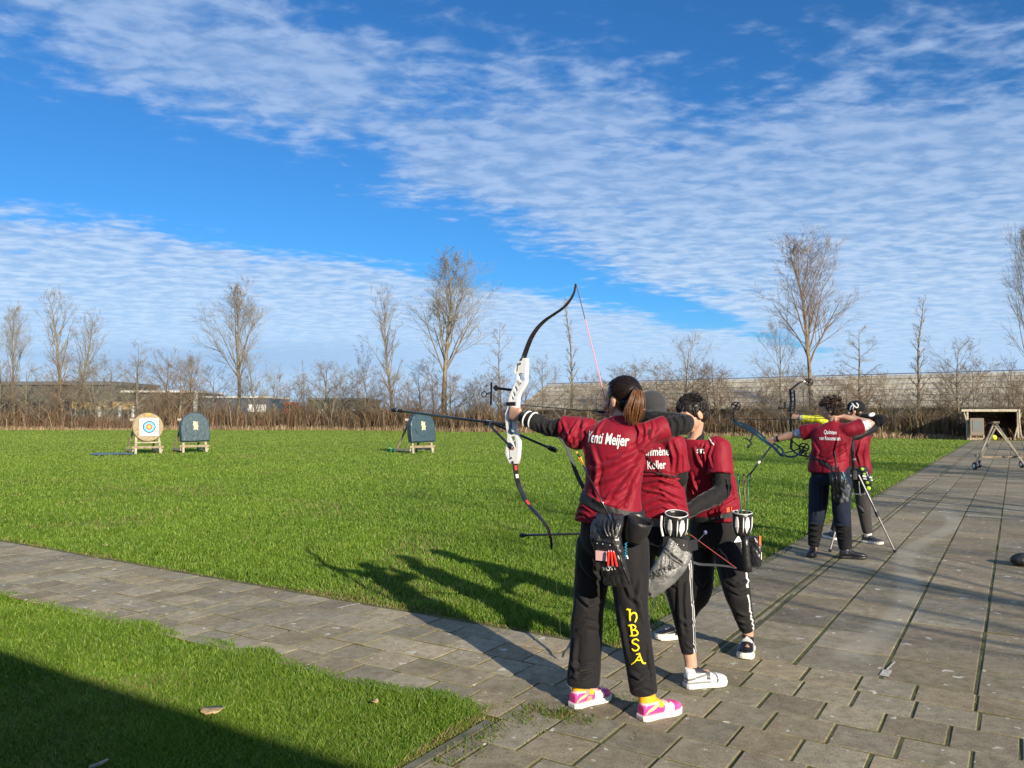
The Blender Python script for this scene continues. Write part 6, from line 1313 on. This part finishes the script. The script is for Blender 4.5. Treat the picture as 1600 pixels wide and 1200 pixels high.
def pouch(label,cx,cy,Y,r,h,m,parent_panels=True,tilt=Vector((0,0,1)),lat=LAT):
    t=thing('release_pouch',label,'pouch',P(cx,cy,Y)); top=P(cx,cy,Y); tl=tilt.normalized(); x,y,_=frame(tl,(0,1,0)); N=28
    def ring(k,rr): c_=top-tl*(h*k); return [c_+x*(math.cos(2*math.pi*j/N)*rr)+y*(math.sin(2*math.pi*j/N)*rr) for j in range(N)]
    mb=MB(); mb.rings([ring(.35,r*.80),ring(.1,r*.88),ring(0,r*.92),ring(-.01,r*.97),ring(0,r*1.0),ring(.15,r*1.03),ring(.5,r*1.0),ring(.85,r*.78),ring(1.0,r*.62)],True,False); mb.f.append(tuple(range(len(mb.v)-N,len(mb.v)))); mb.mi.append(0); me=mb.mesh(); o_=link('pouch_body',me,m,t,smooth=True)
    rm=MB(); rm.tube([top+x*(math.cos(a)*r*.99)+y*(math.sin(a)*r*.99)+tl*.002 for a in [2*math.pi*j/N for j in range(N+1)]],.0024,6); rm.build('rim',M['whitep'] if parent_panels else M['strap'],t,smooth=True)
    fl=MB(); fl.rings([ring(.42,r*.8)]*1+[ring(.43,r*.02)]); fl.build('inner_floor',M['black'],o_)
    if parent_panels:
        cdir=(Vector((0,0,CH))-top); a0=math.atan2(cdir.dot(y),cdir.dot(x))
        for k,(da,w_) in enumerate(((-1.3,.10),(-.55,.24),(.12,.07),(.55,.26),(1.25,.10))):
            pm=MB(); rg=[]
            for kk,ww in ((.12,.45),(.30,.9),(.55,1.0),(.82,.15)):
                rr=r*(1.035 if kk<.6 else .86); rg.append([top-tl*(h*kk)+x*(math.cos(a0+da+s_*w_*ww)*(rr+off))+y*(math.sin(a0+da+s_*w_*ww)*(rr+off)) for s_,off in ((-1,.0),(-.5,.002),(.5,.002),(1,.0),(0,-.003))])
            pm.rings(rg); pm.build('white_panel',M['letter'],o_)
    return t
pouch('open black pouch tilted on the right hip of the ponytailed archer',1001,812,3.97,.062,.125,M['bag'],False,Vector((.28,-.30,.9)))
pouch('black and white striped pouch on the hip of the beanie archer',1057,803,4.50,.064,.140,M['bag'],True,Vector((.0,-.22,.97)))
pouch('black and white striped pouch with arrows in it beside the head bowed archer',1160,801,4.97,.060,.145,M['bag'],True,Vector((.0,-.10,.97)))
# grey quiver of the beanie archer
ax=(P(1014,928,4.42)-P(1060,865,4.45)).normalized(); sdv=ax.cross(Vector((0,1,0))).normalized()
t=thing('hip_quiver','grey hip quiver with black lettering hanging slanted on the beanie archer','quiver',P(1060,865,4.45)); mb=MB()
mb.loft([(P(1063,852,4.47),sdv*.085,Vector((0,.03,0))),(P(1056,870,4.45),sdv*.082,Vector((0,.035,0))),(P(1042,890,4.43),sdv*.080,Vector((0,.04,0))),(P(1026,911,4.42),sdv*.062,Vector((0,.036,0))),(P(1012,929,4.42),sdv*.035,Vector((0,.028,0)))],26,2.8,4); me=fuse(mb,.004,3)
folds(me,[([(1038,860),(1050,872),(1066,882)],.007,.007),([(1036,868),(1034,885),(1030,898)],.006,.003),([(1028,880),(1040,888),(1058,885)],.006,.002),([(1015,905),(1012,918),(1008,928)],.005,.008),([(1045,862),(1048,876),(1046,890)],.006,.004)],.0035,18,5); link('bag_body',me,M['greybag'],t,smooth=True)
lettering('EASTON',t,me,(1016,906),(1055,888),M['black'],.024,name='black_logo',hfrac=1.2)
on_cloth(t,[me],[(1040,857),(1052,868),(1066,880)],.010,M['strap'],'zip_flap'); mb=MB(); mb.tube([P(1010,921,4.39),P(1018,929,4.39)],.008,6); mb.build('bottom_binding',M['strap'],t)
bb_=MB(); pts=[P(1036,846,4.47),P(1055,849,4.44),(P(1075,853,4.44)),P(1090,850,4.50)]; bb_.ribbon(crom(pts,4),.062,-Vector((0,1,0))); bo=bb_.build('quiver_belt',M['strap'],t)
for x in (1049,1058,1068): MB().ell(P(x,850+(x-1049)*.12,4.432),((.005,0,0),(0,.003,0),(0,0,.005)),8,6).build('rivet',M['steel'],bo)
MB().tube([P(1034,806,4.5),P(1033,822,4.49),P(1036,838,4.48)],.006,6,smooth=3).build('white_clip',M['whitep'],t)
# bow stand behind the grey bag
t=thing('bow_stand','thin metal bow stand behind the grey quiver','stand',G(1066,985)); tp_=P(1030,915,5.15)
for a,b in ((1074,1000),(1066,985),(1005,1000)): MB().tube([tp_,G(a,b)],.0045,6).build('leg',M['steel'],t)
MB().ell(tp_,((.02,0,0),(0,.02,0),(0,0,.02)),8,6).build('hinge',M['black'],t)
# quiver of the head-bowed archer
t,me=bag('hip_quiver','slim black quiver hanging on the hip of the head bowed archer','quiver',[(1172,838,5.02,.10,.06),(1175,850,5.02,.115,.07),(1176,868,5.02,.115,.07),(1175,884,5.02,.10,.06)],M['bag'],LT,FC,seed=7)
MB().tube([P(1164,838,4.97),P(1166,870,4.97),P(1169,893,4.97)],[.024,.026,.026],12,smooth=2).build('quiver_tube',M['bag'],t,smooth=True); MB().box(P(1187,846,4.99),Vector((.006,0,0)),Vector((0,.01,0)),Vector((0,0,.035))).build('orange_tab',mat('orange tab',(.85,.13,.03),.5),t); MB().box(P(1188,868,4.99),Vector((.006,0,0)),Vector((0,.01,0)),Vector((0,0,.022))).build('white_tab',M['letter'],t)
MB().box(P(1139,796,5.1),Vector((.017,0,.004)),Vector((0,.006,0)),Vector((0,0,.014))).build('hip_tag',mat('orange tag',(.9,.12,.03),.5),p3)
for i,(a,b,cc,dd,c3) in enumerate(((1153,744,1160,812,(.03,.22,.10)),(1162,744,1166,812,(.22,.10,.05)),(1170,743,1167,812,(.03,.16,.10)))):
    arrow(['green arrow in the hip pouch of the head bowed archer, nearest his arm','brown arrow between the two green arrows in the hip pouch','green arrow in the hip pouch of the head bowed archer, farthest from his arm'][i],P(a,b,4.99),P(cc,dd,4.97),M['black'],mat('arrow shaft',c3,.4),.0042,'arrows in the pouch of the head bowed archer')
# quivers of the far pair
t,me=bag('hip_quiver','black and silver hip quiver on the archer in navy trousers','quiver',[(1306,738,8.50,.17,.10),(1311,752,8.48,.18,.12),(1313,768,8.48,.17,.12),(1315,784,8.48,.15,.10)],M['bag'],vox=.008,noise=.012,freq=14,seed=9)
mb=MB(); mb.loft([(P(1321,757,8.42),LAT*.045,BACK*.03),(P(1321,770,8.41),LAT*.048,BACK*.035),(P(1319,784,8.42),LAT*.045,BACK*.03)],14,2.6,3); me=fuse(mb,.006,3); folds(me,[],.015,20); link('silver_pocket',me,M['greybag'],t,smooth=True)
MB().tube([P(1304,705,8.52),P(1309,738,8.45)],.006,6).build('hanging_cord',M['black'],t); MB().tube([P(1316,737,8.42),P(1319,744,8.41),P(1317,752,8.42)],.009,6).build('teal_clip',mat('teal clip',(.05,.30,.32),.4),t)
for i,(a,b) in enumerate(((1299,738),(1305,736),(1310,739))): 
    arrow(['dark arrow in the far hip quiver, nearest the left leg of the navy trousers','dark arrow in the middle of the far hip quiver','dark arrow in the far hip quiver, nearest the silver pocket'][i],P(a,b-8,8.44),P(a+4,b+38,8.42),M['black'],M['carbon'],.006,'arrows in the quiver of the archer in navy trousers')
t,me=bag('hip_quiver','lime green and black hip quiver on the archer in the black cap','quiver',[(1347,729,9.45,.10,.07),(1350,740,9.42,.13,.09),(1353,752,9.42,.13,.10),(1355,766,9.44,.11,.08)],M['bag'],vox=.008,noise=.012,freq=14,seed=12)
lm_=mat('lime green fabric',(.33,.50,.03),.6)
for a,b,w_ in ((1347,733,.034),(1350,741,.028),(1355,754,.038),(1357,763,.045)):
    MB().ell(P(a,b,9.375),((w_*.6,0,.01),(0,.02,0),(-.01,0,w_*.55)),12,8).build('lime_panel',lm_,t,smooth=True)
MB().box(P(1355,745,9.37),Vector((.055,0,-.01)),Vector((0,.006,0)),Vector((0,0,.010))).build('white_band',M['letter'],t); MB().box(P(1356,749,9.37),Vector((.055,0,-.01)),Vector((0,.006,0)),Vector((0,0,.006))).build('white_band',M['letter'],t)
mb=MB(); mb.tube([P(1342,752,9.35),P(1344,774,9.35),P(1352,771,9.35)],.005,5); mb.build('pocket_edge',M['steel'],t)
# ---------------------------------------------------------------- tripod with spotting scope between the far pair
M['dsteel']=mat('dull grey metal',(.16,.16,.165),.4,metal=.7); hub=P(1334,742,9.12); t=thing('tripod','black and silver tripod with a spotting scope between the far pair of archers','tripod',Vector((hub.x,hub.y,0)))
MB().tube([hub-Zv*.05,P(1332,700,9.12)],.020,10).build('centre_column',M['gloss'],t); MB().tube([P(1332,705,9.12),P(1331,684,9.12)],.028,10).build('pan_head',M['black'],t); MB().tube([P(1334,719,9.12),P(1334,716,9.12)],.026,10).build('collar',M['steel'],t)
MB().tube([hub-Zv*.05,hub+Zv*.05],[.045,.038],12).build('hub',M['black'],t)
for (fx,fyy) in ((1398,861),(1297,860),(1321,846)):
    ft=G(fx,fyy,.02); tp_=hub+(Vector((ft.x,ft.y,0))-Vector((hub.x,hub.y,0))).normalized()*.05; mid=tp_.lerp(ft,.52); mm=M['dsteel'] if fx!=1321 else M['black']
    lg=MB().tube([tp_,mid],.014,8).build('leg',mm,t); MB().tube([mid,ft],.010,8).build('lower_leg',M['gloss'] if fx==1321 else M['dsteel'],lg); MB().tube([mid+(tp_-mid).normalized()*.03,mid-(tp_-mid).normalized()*.03],.021,8).build('leg_clamp',M['black'],lg); MB().ell(ft,((.022,0,0),(0,.022,0),(0,0,.018)),8,6).build('foot',M['black'],lg)
    MB().tube([hub-Zv*.22,tp_.lerp(ft,.26)],.006,6).build('brace',M['steel'],lg)
a,b=P(1326,688,9.10),P(1366,668,9.2); MB().tube([a,a.lerp(b,.25),a.lerp(b,.3),b],[.028,.032,.048,.055],14).build('spotting_scope',M['black'],t,smooth=True)
